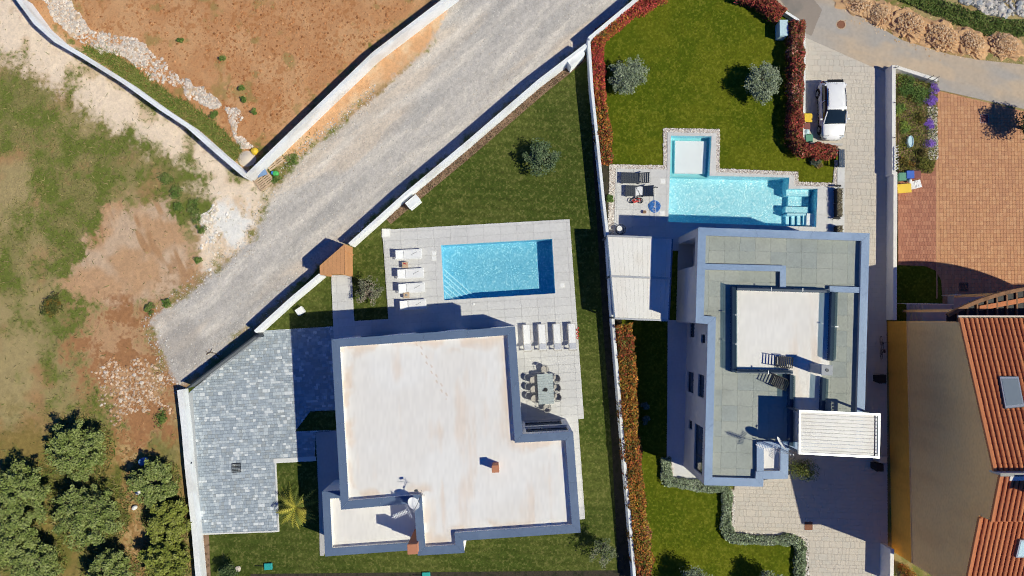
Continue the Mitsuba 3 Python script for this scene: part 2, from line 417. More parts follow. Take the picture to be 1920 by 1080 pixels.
def offset(pts, d):
    """The polygon with every edge moved inwards by d; vertices keep their order."""
    p = np.array(pts, float)
    if Polygon(p).exterior.is_ccw:
        s = 1
    else:
        s = -1
    n, out = len(p), []
    for i in range(n):
        a, b, c = p[i - 1], p[i], p[(i + 1) % n]
        u, v = (b - a) / np.linalg.norm(b - a), (c - b) / np.linalg.norm(c - b)
        nu, nv = s * np.array([-u[1], u[0]]), s * np.array([-v[1], v[0]])
        A = np.array([u, -v]).T
        q1, q2 = a + nu * d, b + nv * d
        t = np.linalg.solve(A, q2 - q1) if abs(np.linalg.det(A)) > 1e-3 else [np.dot(b - a, u), 0]
        out.append(q1 + u * t[0])
    return [tuple(q) for q in out]


def pavers(quads, z0, z1, bev):
    """One mesh of bevelled blocks: quads is (n, 4, 2), counter-clockwise."""
    q = np.asarray(quads, float)
    c = q.mean(1, keepdims=True)
    d = q - c
    inner = c + d * (1 - bev / np.maximum(np.abs(d).max(axis=(1, 2), keepdims=True), 1e-6))
    n = len(q)
    z1 = np.broadcast_to(z1, (n,))
    zz = lambda v: np.broadcast_to(np.asarray(v).reshape(-1, 1), (n, 4))[..., None]
    v = np.concatenate([np.concatenate([q, zz(np.full(n, z0))], -1), np.concatenate([q, zz(z1 - bev)], -1), np.concatenate([inner, zz(z1)], -1)], 1).reshape(-1, 3)
    f = []
    for i in range(4):
        j = (i + 1) % 4
        f += [[i, j, 4 + j], [i, 4 + j, 4 + i], [4 + i, 4 + j, 8 + j], [4 + i, 8 + j, 8 + i]]
    f += [[8, 9, 10], [8, 10, 11]]
    f = (np.array(f)[None] + 12 * np.arange(n)[:, None, None]).reshape(-1, 3)
    return trimesh.Trimesh(v, f, process=False)


def lay(parent, piece, region, rects, ang, origin, z0, z1, mats, bev=0.006, limit=300, seed=3, jitter=0.003, rest_name=None, weights=None):
    """Lays rectangles (x, y, w, h in a turned grid) inside the region: single parts for the largest, one 'stuff' part for the rest."""
    rng = np.random.default_rng(seed)
    ca, sa = math.cos(ang), math.sin(ang)
    reg = prepared.prep(region)
    whole, cut = [], []
    for x, y, w, h in rects:
        c = [(x, y), (x + w, y), (x + w, y + h), (x, y + h)]
        q = [(origin[0] + ca * a - sa * b, origin[1] + sa * a + ca * b) for a, b in c]
        pg = Polygon(q)
        if reg.contains(pg):
            whole.append((w * h, q))
        elif reg.intersects(pg):
            for g in polys(pg.intersection(region)):
                if g.area > 0.01 * w * h + 1e-4:
                    cut.append((g.area, g))
    allp = sorted(whole + cut, key=lambda t: -t[0])
    single, rest = allp[:limit], allp[limit:]
    def mk(g):
        z = z1 + rng.uniform(-jitter, jitter)
        if isinstance(g, list):
            return pavers([g], z0, z, bev)
        return prism(g, z0, z - bev * 0.5)
    pick = lambda: mats[rng.choice(len(mats), p=weights)]
    for _, g in single:
        add(f'{parent}__{piece}', mk(g), pick())
    if rest:
        ms, cols = [], []
        for _, g in rest:
            m = mk(g)
            ms.append(m)
            c = scene[pick()]['bsdf']['base_color'].get('value', [0.5, 0.5, 0.5])
            cols.append(np.tile(c, (len(m.vertices), 1)))
        add(f'{parent}__{rest_name or piece + "_field"}', cat(ms), 'tinted', color=np.vstack(cols), kind='stuff')


def grid(region, ang, origin, w, h, gap, stagger=0.0):
    ca, sa = math.cos(-ang), math.sin(-ang)
    pts = [((x - origin[0]) * ca - (y - origin[1]) * sa, (x - origin[0]) * sa + (y - origin[1]) * ca) for x, y in region.envelope.exterior.coords]
    xs, ys = [p[0] for p in pts], [p[1] for p in pts]
    out = []
    for j in range(math.floor(min(ys) / h) - 1, math.ceil(max(ys) / h) + 1):
        off = (j % 2) * stagger * w
        for i in range(math.floor(min(xs) / w) - 1, math.ceil(max(xs) / w) + 1):
            out.append((i * w + off + gap / 2, j * h + gap / 2, w - gap, h - gap))
    return out


def random_rows(region, ang, origin, heights, lengths, gap, seed):
    rng = np.random.default_rng(seed)
    ca, sa = math.cos(-ang), math.sin(-ang)
    pts = [((x - origin[0]) * ca - (y - origin[1]) * sa, (x - origin[0]) * sa + (y - origin[1]) * ca) for x, y in region.envelope.exterior.coords]
    x0, x1, y0, y1 = min(p[0] for p in pts), max(p[0] for p in pts), min(p[1] for p in pts), max(p[1] for p in pts)
    out, y = [], y0
    while y < y1:
        h = rng.choice(heights)
        x = x0 - rng.uniform(0, 0.3)
        while x < x1:
            w = rng.choice(lengths)
            out.append((x + gap / 2, y + gap / 2, w - gap, h - gap))
            x += w
        y += h
    return out


# ------------------------------------------------------------------ foliage
def leaf_mesh(pts, size, rng, up=0.5, aspect=0.55):
    n = len(pts)
    nrm = rng.normal(size=(n, 3))
    nrm[:, 2] = np.abs(nrm[:, 2]) + up
    nrm /= np.linalg.norm(nrm, axis=1, keepdims=True)
    a = np.cross(nrm, rng.normal(size=(n, 3)))
    a /= np.linalg.norm(a, axis=1, keepdims=True)
    b = np.cross(nrm, a)
    s = (size * rng.uniform(0.6, 1.3, n))[:, None]
    v = np.stack([pts - a * s * 0.5, pts + b * s * aspect * 0.5, pts + a * s * 0.5, pts - b * s * aspect * 0.5], 1).reshape(-1, 3)
    f = (np.array([[0, 1, 2], [0, 2, 3]])[None] + 4 * np.arange(n)[:, None, None]).reshape(-1, 3)
    return trimesh.Trimesh(v, f, process=False)


def leaf_colors(n, palette, rng, weights=None, pos=None, scale=1.2, seed=0):
    pal = np.array(palette)
    if pos is not None:
        t = np.clip((meshkit.fbm(pos * scale, 3, seed) - 0.25) * 2.0, 0, 0.999) * 0.55 + rng.uniform(0, 0.45, n)
        i = np.minimum((t * len(pal)).astype(int), len(pal) - 1)
    else:
        i = rng.choice(len(pal), n, p=weights)
    c = pal[i] * rng.uniform(0.7, 1.3, (n, 1))
    return np.repeat(c, 4, axis=0)


OLIVE = [(0.15, 0.20, 0.115), (0.22, 0.27, 0.17), (0.31, 0.36, 0.25), (0.11, 0.15, 0.075)]
ORCHARD = [(0.14, 0.195, 0.045), (0.21, 0.265, 0.07), (0.29, 0.335, 0.12), (0.11, 0.16, 0.035)]
DARKGREEN = [(0.03, 0.06, 0.02), (0.05, 0.085, 0.03), (0.085, 0.12, 0.05)]


def clumps(center, radii, k, per, rng, spread=0.75, csize=0.38):
    """Leaf positions: shells of k clumps through an ellipsoid, so that gaps stay between them."""
    d = rng.normal(size=(k, 3))
    d /= np.linalg.norm(d, axis=1, keepdims=True)
    c = d * (rng.uniform(0.25, 1, (k, 1)) ** 0.6) * spread
    s = csize * rng.uniform(0.65, 1.25, k)
    e = rng.normal(size=(k, per, 3))
    e /= np.linalg.norm(e, axis=2, keepdims=True)
    q = c[:, None] + e * s[:, None, None] * (rng.uniform(0, 1, (k, per, 1)) ** 0.45)
    return (q * np.array(radii)).reshape(-1, 3) + np.array(center), c * np.array(radii) + np.array(center)


def tree(name, label, x, y, r, h, palette=OLIVE, k=46, per=90, leaf=0.13, seed=0, group=None, trunk_r=0.09, squash=0.8, csize=0.34, spread=0.78, kind_word='tree', stems=1):
    rng = np.random.default_rng(seed + 100)
    t = thing(name, label, kind_word, group)
    rz = (h - 0.35) / 2 * squash
    cz = h - rz
    pts, cc = clumps((x, y, cz), (r, r, rz), k, per, rng, spread, csize)
    dv = pts - [x, y, cz]
    dn = dv / np.maximum(np.linalg.norm(dv, axis=1, keepdims=True), 1e-6)
    pts = np.array([x, y, cz]) + dv * (0.66 + 0.72 * meshkit.fbm(dn * 2.6 + seed * 3.1, 3, seed))[:, None] + rng.normal(0, 0.035, pts.shape)
    pts[:, 2] = np.maximum(pts[:, 2], 0.08)
    add(t + '__crown', leaf_mesh(pts, leaf, rng, 0.7), 'foliage', color=leaf_colors(len(pts), palette, rng, pos=pts, scale=2.0, seed=seed))
    ms = []
    for s in range(stems):
        ox, oy = (0, 0) if stems == 1 else rng.normal(0, 0.12, 2)
        fork = np.array([x + ox + rng.normal(0, 0.05), y + oy + rng.normal(0, 0.05), max(0.35, cz - rz * 0.55)])
        ms.append(tube((x + ox, y + oy, -0.02), fork, trunk_r * 1.3, trunk_r * 0.85, 9))
        for j in rng.choice(len(cc), min(len(cc), 11), replace=False):
            midp = (fork + cc[j]) / 2 + rng.normal(0, 0.06, 3)
            ms += [tube(fork, midp, trunk_r * 0.6, trunk_r * 0.35, 6), tube(midp, cc[j], trunk_r * 0.35, trunk_r * 0.1, 5)]
    add(t + '__trunk', cat(ms), 'bark', smooth=30)
    return t


def shrub(name, label, x, y, r, h, palette, n=900, leaf=0.10, seed=0, group=None, kind_word='shrub', z=0.0):
    rng = np.random.default_rng(seed + 500)
    k = max(6, n // 70)
    pts, cc = clumps((x, y, z + h * 0.5), (r, r, h * 0.55), k, n // k, rng, 0.72, 0.45)
    pts[:, 2] = np.maximum(pts[:, 2], z + 0.03)
    t = thing(name, label, kind_word, group)
    add(t + '__foliage', leaf_mesh(pts, leaf, rng, 0.4), 'foliage', color=leaf_colors(n // k * k, palette, rng, pos=pts, scale=2.5, seed=seed))
    add(t + '__stem', cat([tube((x, y, z - 0.02), tuple(c), 0.025, 0.008, 5) for c in cc[:8]]), 'bark')
    return t


def hedge(name, label, line, width, height, palette, per_m=900, leaf=0.12, seed=0, pos_scale=0.5, group=None):
    rng = np.random.default_rng(seed + 900)
    ls = LineString(line)
    n = int(ls.length * per_m)
    s = rng.uniform(0, ls.length, n)
    p0 = np.array([ls.interpolate(v).coords[0] for v in s])
    p1 = np.array([ls.interpolate(min(v + 0.05, ls.length)).coords[0] for v in s])
    pm = np.array([ls.interpolate(max(v - 0.05, 0)).coords[0] for v in s])
    d = p1 - pm
    d /= np.linalg.norm(d, axis=1, keepdims=True)
    nr = np.c_[-d[:, 1], d[:, 0]]
    edge = meshkit.fbm(np.c_[p0 * 1.7, p0[:, :1] * 0], 3, seed)
    u = rng.uniform(-1, 1, n)
    u = np.sign(u) * np.abs(u) ** 0.75
    hh = height * (0.72 + 0.5 * meshkit.fbm(np.c_[p0 * 1.4, u[:, None]], 3, seed + 3))
    z = hh * (1 - np.abs(u) ** 4 * 0.35) * (rng.uniform(0, 1, n) ** 0.4)
    q = p0 + nr * (u * width / 2 * (0.62 + 0.85 * edge))[:, None]
    pts = np.c_[q, np.maximum(z, 0.04)]
    t = thing(name, label, 'hedge', group)
    add(t + '__foliage', leaf_mesh(pts, leaf, rng, 0.8, 0.5), 'foliage', color=leaf_colors(n, palette, rng, pos=np.c_[pts[:, :2] * pos_scale, pts[:, 2:] * 0.9], scale=1.0, seed=seed) * np.repeat(rng.choice([0.55, 0.85, 1.0, 1.45], n), 4)[:, None])
    stems, L = [], 0.3
    while L < ls.length:
        b = np.array(ls.interpolate(L).coords[0])
        for _ in range(3):
            o = rng.normal(0, width * 0.16, 2)
            stems.append(tube((*b, -0.02), (*(b + o), height * 0.75), 0.02, 0.008, 5))
        L += 0.55
    add(t + '__stems', cat(stems), 'bark')
    return t


_ico = trimesh.creation.icosphere(subdivisions=1)


def rock_mesh(x, y, s, rng, z=0.0):
    v = _ico.vertices * (1 + 0.34 * (rng.random((len(_ico.vertices), 1)) - 0.5))
    v = v * (s * np.array([rng.uniform(0.75, 1.25), rng.uniform(0.75, 1.25), rng.uniform(0.5, 0.8)]))
    a = rng.uniform(0, 6.28)
    R = np.array([[math.cos(a), -math.sin(a), 0], [math.sin(a), math.cos(a), 0], [0, 0, 1]])
    return trimesh.Trimesh(v @ R.T + [x, y, z + s * 0.32], _ico.faces, process=False)


def rocks_stuff(pts, sizes, rng, cols):
    b = trimesh.creation.icosahedron()
    n = len(pts)
    v = b.vertices[None] * (1 + 0.5 * (rng.random((n, 12, 1)) - 0.5)) * (sizes[:, None, None] * np.array([1, 1, 0.65]))
    a = rng.uniform(0, 6.28, n)
    c, s = np.cos(a)[:, None], np.sin(a)[:, None]
    vx, vy = v[..., 0] * c - v[..., 1] * s, v[..., 0] * s + v[..., 1] * c
    v = np.stack([vx + pts[:, :1], vy + pts[:, 1:2], v[..., 2] + pts[:, 2:3] + sizes[:, None] * 0.2], -1)
    f = (b.faces[None] + 12 * np.arange(n)[:, None, None]).reshape(-1, 3)
    pal = np.array(cols)
    col = np.repeat(pal[rng.integers(0, len(pal), n)] * rng.uniform(0.75, 1.2, (n, 1)), 12, axis=0)
    return trimesh.Trimesh(v.reshape(-1, 3), f, process=False), col


def scatter(region, n, rng):
    x0, y0, x1, y1 = region.bounds
    out = np.zeros((0, 2))
    shapely.prepare(region)
    while len(out) < n:
        c = rng.uniform((x0, y0), (x1, y1), (max(200, n), 2))
        out = np.vstack([out, c[shapely.contains_xy(region, c[:, 0], c[:, 1])]])
    return out[:n]


def blades(pts, h, rng, cols, z, spread=0.5):
    n = len(pts)
    a = rng.uniform(0, 6.28, n)
    d = np.c_[np.cos(a), np.sin(a)]
    hh = h * rng.uniform(0.5, 1.4, n)
    w = 0.18 * hh
    lean = rng.normal(0, spread, (n, 2)) * hh[:, None]
    z = np.broadcast_to(z, (n,))
    v = np.stack([np.c_[pts - d * w[:, None], z], np.c_[pts + d * w[:, None], z], np.c_[pts + lean, z + hh]], 1).reshape(-1, 3)
    pal = np.array(cols)
    c = np.repeat(pal[rng.integers(0, len(pal), n)] * rng.uniform(0.7, 1.3, (n, 1)), 3, axis=0)
    return trimesh.Trimesh(v, np.arange(3 * n).reshape(-1, 3), process=False), c


def wall(name, label, px, h, w, m='white_wall', cat_='wall', z0=-0.1, parent=None):
    ln = P(px, h)
    g = line_poly(ln, w)
    body = prism(g, z0, h)
    if parent:
        return add(parent, body, m)
    return one(name, body, m, label, cat_)

# ================================================================== LARGE STRUCTURE
# ------------------------------------------------------------------ pools come first: every ground sheet has a hole for them
POOL1 = P([(827, 460), (1035, 448), (1041, 550), (833, 563)], 0.1)
POOL2_MAIN = P([(1256, 328), (1479.5, 333), (1478.5, 354), (1533, 354), (1530, 425.5), (1253, 416)], 0.1)
POOL2_KID = P([(1258, 254.5), (1334, 255.5), (1330, 331), (1256, 329)], 0.1)
HOLES = unary_union([shp(POOL1).buffer(0.12, join_style=2), shp(POOL2_MAIN).buffer(0.12, join_style=2), shp(POOL2_KID).buffer(0.12, join_style=2)])


def structure(name, mesh, m, label, **k):
    return one(name, mesh, m, label, name.split('_')[-1], kind='structure', **k)


structure('field', sheet(sbox(-400, -400, 400, 400).difference(HOLES), 0.0), 'ground', 'rough field of patchy green and dry grass with bare brown soil left of the walls')
structure('dirt_plot', sheet(ragged(PLOT, 0.4, 0.12, 2), 0.006), 'ground', 'bare orange brown earth plot between the two white walls at the top')
structure('sand_track', sheet(ragged(TRACK, 0.4, 0.25, 3), 0.010), 'ground', 'pale sandy track running beside the upper left white wall')
structure('gravel_road', sheet(ragged(ROAD, 0.3, 0.12, 4), 0.016), 'ground', 'wide grey gravel road crossing the picture diagonally')

ROADC = P([(1440, -60), (1572, -60), (1588, 8), (1625, 38), (1692, 76), (1782, 103), (1832, 112), (1925, 122), (2300, 150), (2300, 330), (1925, 206), (1757, 168), (1675, 137), (1642, 130), (1510, 71), (1479, 22), (1400, -30)])
structure('concrete_road', prism(ROADC, -0.1, 0.035), 'concrete_road', 'pale brown concrete lane curving along the upper right')
structure('asphalt_patch', sheet(P([(1452, -12), (1520, -8), (1541, 19), (1521, 68), (1508, 62), (1480, 22)]), 0.041), 'asphalt', 'darker grey brown patch at the left end of the concrete lane')

LAWN1 = shp(P([(352, 725), (490, 618), (600, 500), (655, 470), (1100, 95), (1120, 300), (1147, 600), (1170, 850), (1193, 1100), (375, 1100)]))
LAWN2 = shp(P([(1108, 88), (1200, 0), (1240, -40), (1400, -60), (1490, 30), (1506, 66), (1508, 270), (1582, 285), (1582, 440), (1320, 440), (1300, 860), (1365, 920), (1372, 1000), (1512, 1010), (1516, 1100), (1200, 1100), (1180, 850), (1150, 600), (1130, 300)]))
TERR1 = shp(P([(716, 431), (1068, 411), (1095, 785), (1084, 786), (1097, 973), (1070, 975), (1050, 850), (700, 850), (640, 760), (626, 640), (621, 516), (659, 516), (664, 602), (728, 598), (719, 462)], 0.1))
TERR2 = shp(P([(1143, 308), (1244, 310), (1244, 240), (1350, 242), (1349, 316), (1497, 322), (1497, 341), (1562, 343), (1566, 300), (1584, 300), (1583, 445), (1300, 470), (1140, 470)], 0.1))
BEDS2 = TERR2.difference(shp(P([(1155, 316), (1251, 318), (1251, 248), (1343, 250), (1342, 323), (1489, 329), (1489, 348), (1570, 351), (1570, 300), (1600, 300), (1600, 480), (1150, 480)], 0.1)))
TERR2 = TERR2.difference(BEDS2)
DRIVE1 = shp(P([(356, 735), (492, 620), (626, 612), (634, 806), (592, 810), (590, 862), (516, 860), (523, 995), (378, 1001)], 0.05)).difference(shp(P([(553, 809), (582, 771), (632, 769), (634, 806)], 0.05)))
APRON1 = shp(P([(592, 811), (650, 806), (655, 925), (607, 1042), (600, 1042), (597, 920)], 0.05))
DRIVE2 = shp(P([(1508, 70), (1640, 128), (1660, 135), (1662, 600), (1664, 1030), (1662, 1100), (1518, 1100), (1515, 1012), (1500, 1003), (1378, 997), (1377, 912), (1480, 890), (1480, 700), (1583, 600), (1583, 300), (1568, 287), (1509, 268)], 0.05))
SIDE2 = shp(P([(1252, 600), (1330, 600), (1335, 912), (1250, 905)], 0.05))
YARD3 = shp(P([(1684, 330), (1757, 333), (1757, 170), (1925, 210), (2300, 330), (2300, 620), (1684, 620)], 0.05))
YARDR = shp(P([(1684, 300), (1756, 300), (1756, 620), (1684, 620)], 0.05))
BED3 = shp(P([(1682, 138), (1756, 152), (1757, 290), (1745, 326), (1684, 322)], 0.05))
PATCH3 = Polygon(P([(1682, 497), (1735, 499), (1755, 508), (1764, 525), (1767, 560), (1767, 612), (1682, 612)], 0.05)).buffer(0.3).buffer(-0.3)

structure('lawn', sheet(LAWN1.difference(HOLES), 0.02), 'lawn_new', 'mown olive green lawn around the left villa')
structure('lawn', sheet(LAWN2.difference(HOLES), 0.02), 'lawn_lush', 'lush yellow green lawn around the right villa')
structure('lawn', sheet(PATCH3, 0.065), 'lawn_lush', 'small round cornered lawn in the shade north of the tiled house')

A1, A2 = math.radians(3.3), math.radians(-1.6)          # how the two plots are turned
O1, O2 = W(720, 437), W(1310, 428)
HOUSE1 = P([(622, 637), (965, 613), (979, 815), (1074, 810), (1088, 998), (868, 1013), (870, 1036), (784, 1041), (777, 943), (640, 955)], 5.86)
HOUSE2 = P([(1310, 427), (1630, 438), (1621, 770), (1619, 846), (1478, 842), (1477, 897), (1431, 898), (1430, 912), (1321, 909), (1328, 607), (1305, 605)], 5.67)
HP1, HP2 = shp(HOUSE1).buffer(-0.3), shp(HOUSE2).buffer(-0.3)

k = structure('terrace', prism(TERR1.difference(HOLES), -0.3, 0.075), 'joint', 'pale grey tiled terrace round the left swimming pool and along the left villa')
reg = TERR1.difference(shp(POOL1).buffer(0.002)).difference(HP1)
lay(k, 'tile', reg, grid(reg, A1, O1, 1.2, 0.6, 0.012), A1, O1, 0.075, 0.115, TERRACE, 0.004, 300, 11, 0.0015)
k = structure('terrace', prism(TERR2.difference(HOLES), -0.3, 0.075), 'joint', 'pale grey tiled terrace round the right swimming pool')
reg = TERR2.difference(shp(POOL2_MAIN).buffer(0.002)).difference(shp(POOL2_KID).buffer(0.002)).difference(HP2)
lay(k, 'tile', reg, grid(reg, A2, O2, 1.2, 1.2, 0.012), A2, O2, 0.075, 0.115, TERRACE, 0.004, 300, 12, 0.0015)
k = structure('driveway', sheet(DRIVE1, 0.035), 'joint', 'driveway of mixed grey blue paving blocks beside the left villa')
lay(k, 'paver', DRIVE1, random_rows(DRIVE1, A1, O1, [0.17, 0.21, 0.26], [0.17, 0.21, 0.26, 0.34], 0.014, 21), A1, O1, 0.03, 0.09, PAVE1, 0.010, 300, 13, 0.004, weights=[0.27, 0.3, 0.21, 0.1, 0.12])
for px, w_ in (([(522, 995), (516, 862)], 0.10), ([(513, 864.5), (592, 860)], 0.32), ([(378, 1001.5), (523, 996)], 0.10)):
    add(k + '__kerb', prism(line_poly(P(px, 0.1), w_), 0.0, 0.115), 'slab_edge')
k = structure('driveway', sheet(DRIVE2, 0.035), 'joint_cream', 'long driveway of cream paving slabs beside the right villa')
lay(k, 'paver', DRIVE2.difference(HP2), random_rows(DRIVE2, A2, O2, [0.24, 0.3, 0.3, 0.45], [0.24, 0.3, 0.45, 0.6], 0.009, 22), A2, O2, 0.03, 0.09, PAVE2, 0.004, 300, 14, 0.001)
structure('path', prism(APRON1, -0.1, 0.07), 'render_grey', 'plain grey concrete path along the west wall of the left villa')
structure('path', prism(SIDE2, -0.1, 0.07), 'porcelain_0', 'grey path along the west wall of the right villa')
k = structure('courtyard', sheet(YARD3, 0.03), 'brick_base', 'courtyard of orange brown brick paving on the right edge')
reg = YARD3.difference(YARDR).difference(PATCH3).intersection(sbox(27, -2, 46, 20))
lay(k, 'brick', reg, grid(reg, 0.0, W(1757, 500), 0.24, 0.30, 0.012, 0.0), 0.0, W(1757, 500), 0.025, 0.08, BRICKS, 0.006, 300, 15, 0.002)
reg = YARDR.difference(BED3).difference(PATCH3)
lay(k, 'brick', reg, grid(reg, 0.0, W(1757, 500), 0.2, 0.3, 0.010, 0.5), 0.0, W(1757, 500), 0.025, 0.08, BRICKR, 0.006, 0, 16, 0.002, rest_name='red_brick_field')
add(k + '__edging', prism(P([(1755.5, 300), (1758, 300), (1758, 560), (1755.5, 560)], 0.09), 0.02, 0.09), 'brick_3')
structure('planting_strip', sheet(line_poly(P([(1099, 105), (1018, 169), (888, 281), (768, 381), (728, 415)]), 0.55), 0.028), 'mulch', 'brown mulch strip with small plants behind the roadside wall')
structure('planting_strip', sheet(P([(380, 1003), (392, 1003), (396, 1100), (384, 1100)]), 0.028), 'mulch', 'narrow brown mulch strip below the grey block driveway')
structure('planting_strip', sheet(P([(1103, 110), (1117, 110), (1140, 300), (1165, 600), (1196, 1100), (1160, 1100), (1148, 850), (1130, 600), (1112, 300)]), 0.027), 'dark_soil', 'soil strip painted dark for shade along the wall between the two gardens')  # colour deepens the shadow that the wall casts here
structure('planting_strip', sheet(BED3, 0.055), 'mulch', 'planted garden bed beside the brick courtyard')
structure('planting_strip', sheet(P([(470, 1076), (1165, 1069), (1166, 1100), (470, 1100)]), 0.028), 'dark_soil', 'reddish soil strip with painted shade at the lower edge of the left lawn')  # shade put into the soil colour here as well
structure('earth_bank', sheet(ragged(P([(1588, 8), (1572, -60), (2300, -60), (2300, 150), (1925, 122), (1832, 112), (1782, 103), (1692, 76), (1625, 38)]), 0.4, 0.12, 6), 0.02), 'ground', 'rough earth bank above the concrete lane')

# ------------------------------------------------------------------ pools
def ripple(poly, z, seed, step=0.22, amp=0.006):
    x0, y0, x1, y1 = shp(poly).bounds
    nx, ny = int((x1 - x0) / step) + 2, int((y1 - y0) / step) + 2
    gx, gy = np.meshgrid(np.linspace(x0, x1, nx), np.linspace(y0, y1, ny))
    q = np.c_[gx.ravel(), gy.ravel()]
    reg = shp(poly)
    f = []
    for j in range(ny - 1):
        for i in range(nx - 1):
            a = j * nx + i
            f += [[a, a + 1, a + nx + 1], [a, a + nx + 1, a + nx]]
    inside = shp(poly).buffer(0.10)
    pr_ = prepared.prep(inside)
    ok = np.array([pr_.contains(Point(p)) for p in q])
    f = np.array([t for t in f if ok[t].all()])
    z = z + amp * (meshkit.fbm(np.c_[q * 3.1, q[:, :1] * 0], 3, seed) - 0.5) * 2
    return trimesh.Trimesh(np.c_[q, z], f, process=True)


def ring(poly, t, z0, z1):
    return prism(shp(poly).buffer(t, join_style=2).difference(shp(poly)), z0, z1)


p = thing('swimming_pool', 'rectangular blue mosaic swimming pool with painted glints on the terrace of the left villa', 'swimming pool')
add(p + '__floor', sheet(shp(POOL1).buffer(0.05, join_style=2), -1.3), 'mosaic_blue')
add(p + '__wall', ring(POOL1, 0.10, -1.32, 0.105), 'mosaic_blue')
add(p + '__water', ripple(POOL1, -0.09, 3), 'water', smooth=True)
p1 = np.array(POOL1)
ex, ey = (p1[2] - p1[3]) / np.linalg.norm(p1[2] - p1[3]), (p1[0] - p1[3]) / np.linalg.norm(p1[0] - p1[3])
c0 = p1[3] + 0.004 * (ex + ey)
for i, L in enumerate((2.35, 1.95, 1.55, 1.15, 0.75)):
    z = -1.05 + i * 0.21
    add(p + '__step', prism([tuple(c0), tuple(c0 + ex * L), tuple(c0 + ey * L)], -1.3, z), 'mosaic_blue')
    add(p + '__step_edge', prism([tuple(c0 + ex * L), tuple(c0 + ey * L), tuple(c0 + ey * (L - 0.10)), tuple(c0 + ex * (L - 0.10))], z + 0.001, z + 0.012), 'pool_step')

p = thing('swimming_pool', 'pale blue swimming pool with step seats and a shallow basin beside the right villa', 'swimming pool')
add(p + '__floor', sheet(shp(POOL2_MAIN).buffer(0.05, join_style=2), -1.25), 'mosaic_pale')
both = unary_union([shp(POOL2_MAIN), shp(POOL2_KID)])
add(p + '__wall', prism(both.buffer(0.10, join_style=2).difference(both), -1.27, 0.105), 'mosaic_pale')
add(p + '__shallow_floor', prism(shp(POOL2_KID).buffer(0.05, join_style=2).difference(shp(POOL2_MAIN)), -1.2, -0.62), 'pool_teal')
add(p + '__shallow_platform', prism(P([(1266, 264), (1325, 265), (1322, 326), (1265, 325)], -0.4), -0.62, -0.40), 'pool_white')
add(p + '__water', ripple(both, -0.08, 5), 'water', smooth=True)
for q, z, m in (([(1474, 355), (1518, 355.5), (1518, 368), (1474, 367)], -0.45, 'mosaic_pale'), ([(1478, 368.5), (1516, 369), (1516, 387), (1477, 386.5)], -0.85, 'mosaic_pale'),
                ([(1473, 387.5), (1516, 388), (1516, 399), (1473, 398)], -0.45, 'mosaic_pale'), ([(1513, 400), (1527, 400.5), (1526, 423), (1512, 422)], -0.28, 'pool_white'), ([(1476, 400), (1512, 400), (1512, 404), (1476, 404)], -0.34, 'pool_step')):
    add(p + '__seat', prism(P(q, z), -1.25, z), m)
for i in range(4):
    x0 = 1477 + i * 9
    add(p + '__step', prism(P([(x0, 404.5), (x0 + 6, 404.7), (x0 + 6, 422), (x0, 421.5)], -0.6), -1.25, -0.95 + i * 0.17), 'pool_step')

# ------------------------------------------------------------------ building helpers
def coping(parent, pts, width, z0, z1, m, seg=3.0, over=0.025, name='coping'):
    """Mitred metal coping pieces on a parapet."""
    o, inn = offset(pts, -over), offset(pts, width + over)
    n = len(pts)
    for i in range(n):
        a, b, c, d = map(np.array, (o[i], o[(i + 1) % n], inn[(i + 1) % n], inn[i]))
        k = max(1, round(np.linalg.norm(b - a) / seg))
        for j in range(k):
            g = 0.006 / max(np.linalg.norm(b - a), 0.3)
            t0, t1 = j / k + g, (j + 1) / k - g
            q = [a + (b - a) * t0, a + (b - a) * t1, d + (c - d) * t1, d + (c - d) * t0]
            add(f'{parent}__{name}', prism([tuple(v) for v in q], z0, z1), m)


class Face:
    """A straight stretch of wall: local s along it, outward normal n."""
    def __init__(self, a, b, inside):
        self.a, self.b = np.array(a, float), np.array(b, float)
        self.d = (self.b - self.a) / np.linalg.norm(self.b - self.a)
        self.n = np.array([-self.d[1], self.d[0]])
        if shp(inside).contains(Point(self.a + (self.b - self.a) * 0.5 + self.n * 0.05)):
            self.n = -self.n
        self.rz = math.atan2(self.d[1], self.d[0])

    def box(self, s, w, z0, z1, depth, out):
        """w wide round s; its outer side stands 'out' metres before the wall."""
        c = self.a + self.d * s + self.n * (out - depth / 2)
        return obox(w, depth, z1 - z0, (c[0], c[1], (z0 + z1) / 2), self.rz)


def window(parent, face, s, w, z0, z1, cutters, frame='dark_metal', name='window', mullions=1, sill=True):
    cutters.append(face.box(s, w, z0, z1, 0.5, 0.25))
    t = 0.06
    bars = [face.box(s, w - 0.004, z0 + 0.002, z0 + t, 0.07, -0.10), face.box(s, w - 0.004, z1 - t, z1 - 0.002, 0.07, -0.10)]
    for x in (-w / 2 + t / 2 + 0.002, w / 2 - t / 2 - 0.002) + tuple((j / (mullions + 1) - 0.5) * w for j in range(1, mullions + 1)):
        bars.append(face.box(s + x, t, z0 + t + 0.001, z1 - t - 0.001, 0.07, -0.10))
    k = add(f'{parent}__{name}', cat(bars), frame)
    add(k + '__pane', face.box(s, w - 0.02, z0 + 0.02, z1 - 0.02, 0.015, -0.135), 'glass_dark')
    if sill:
        add(k + '__sill', face.box(s, w + 0.1, z0 - 0.05, z0 - 0.003, 0.14, 0.06), 'render_grey')


def carve(body, cutters):
    return trimesh.boolean.difference([body] + cutters, engine='manifold') if cutters else body


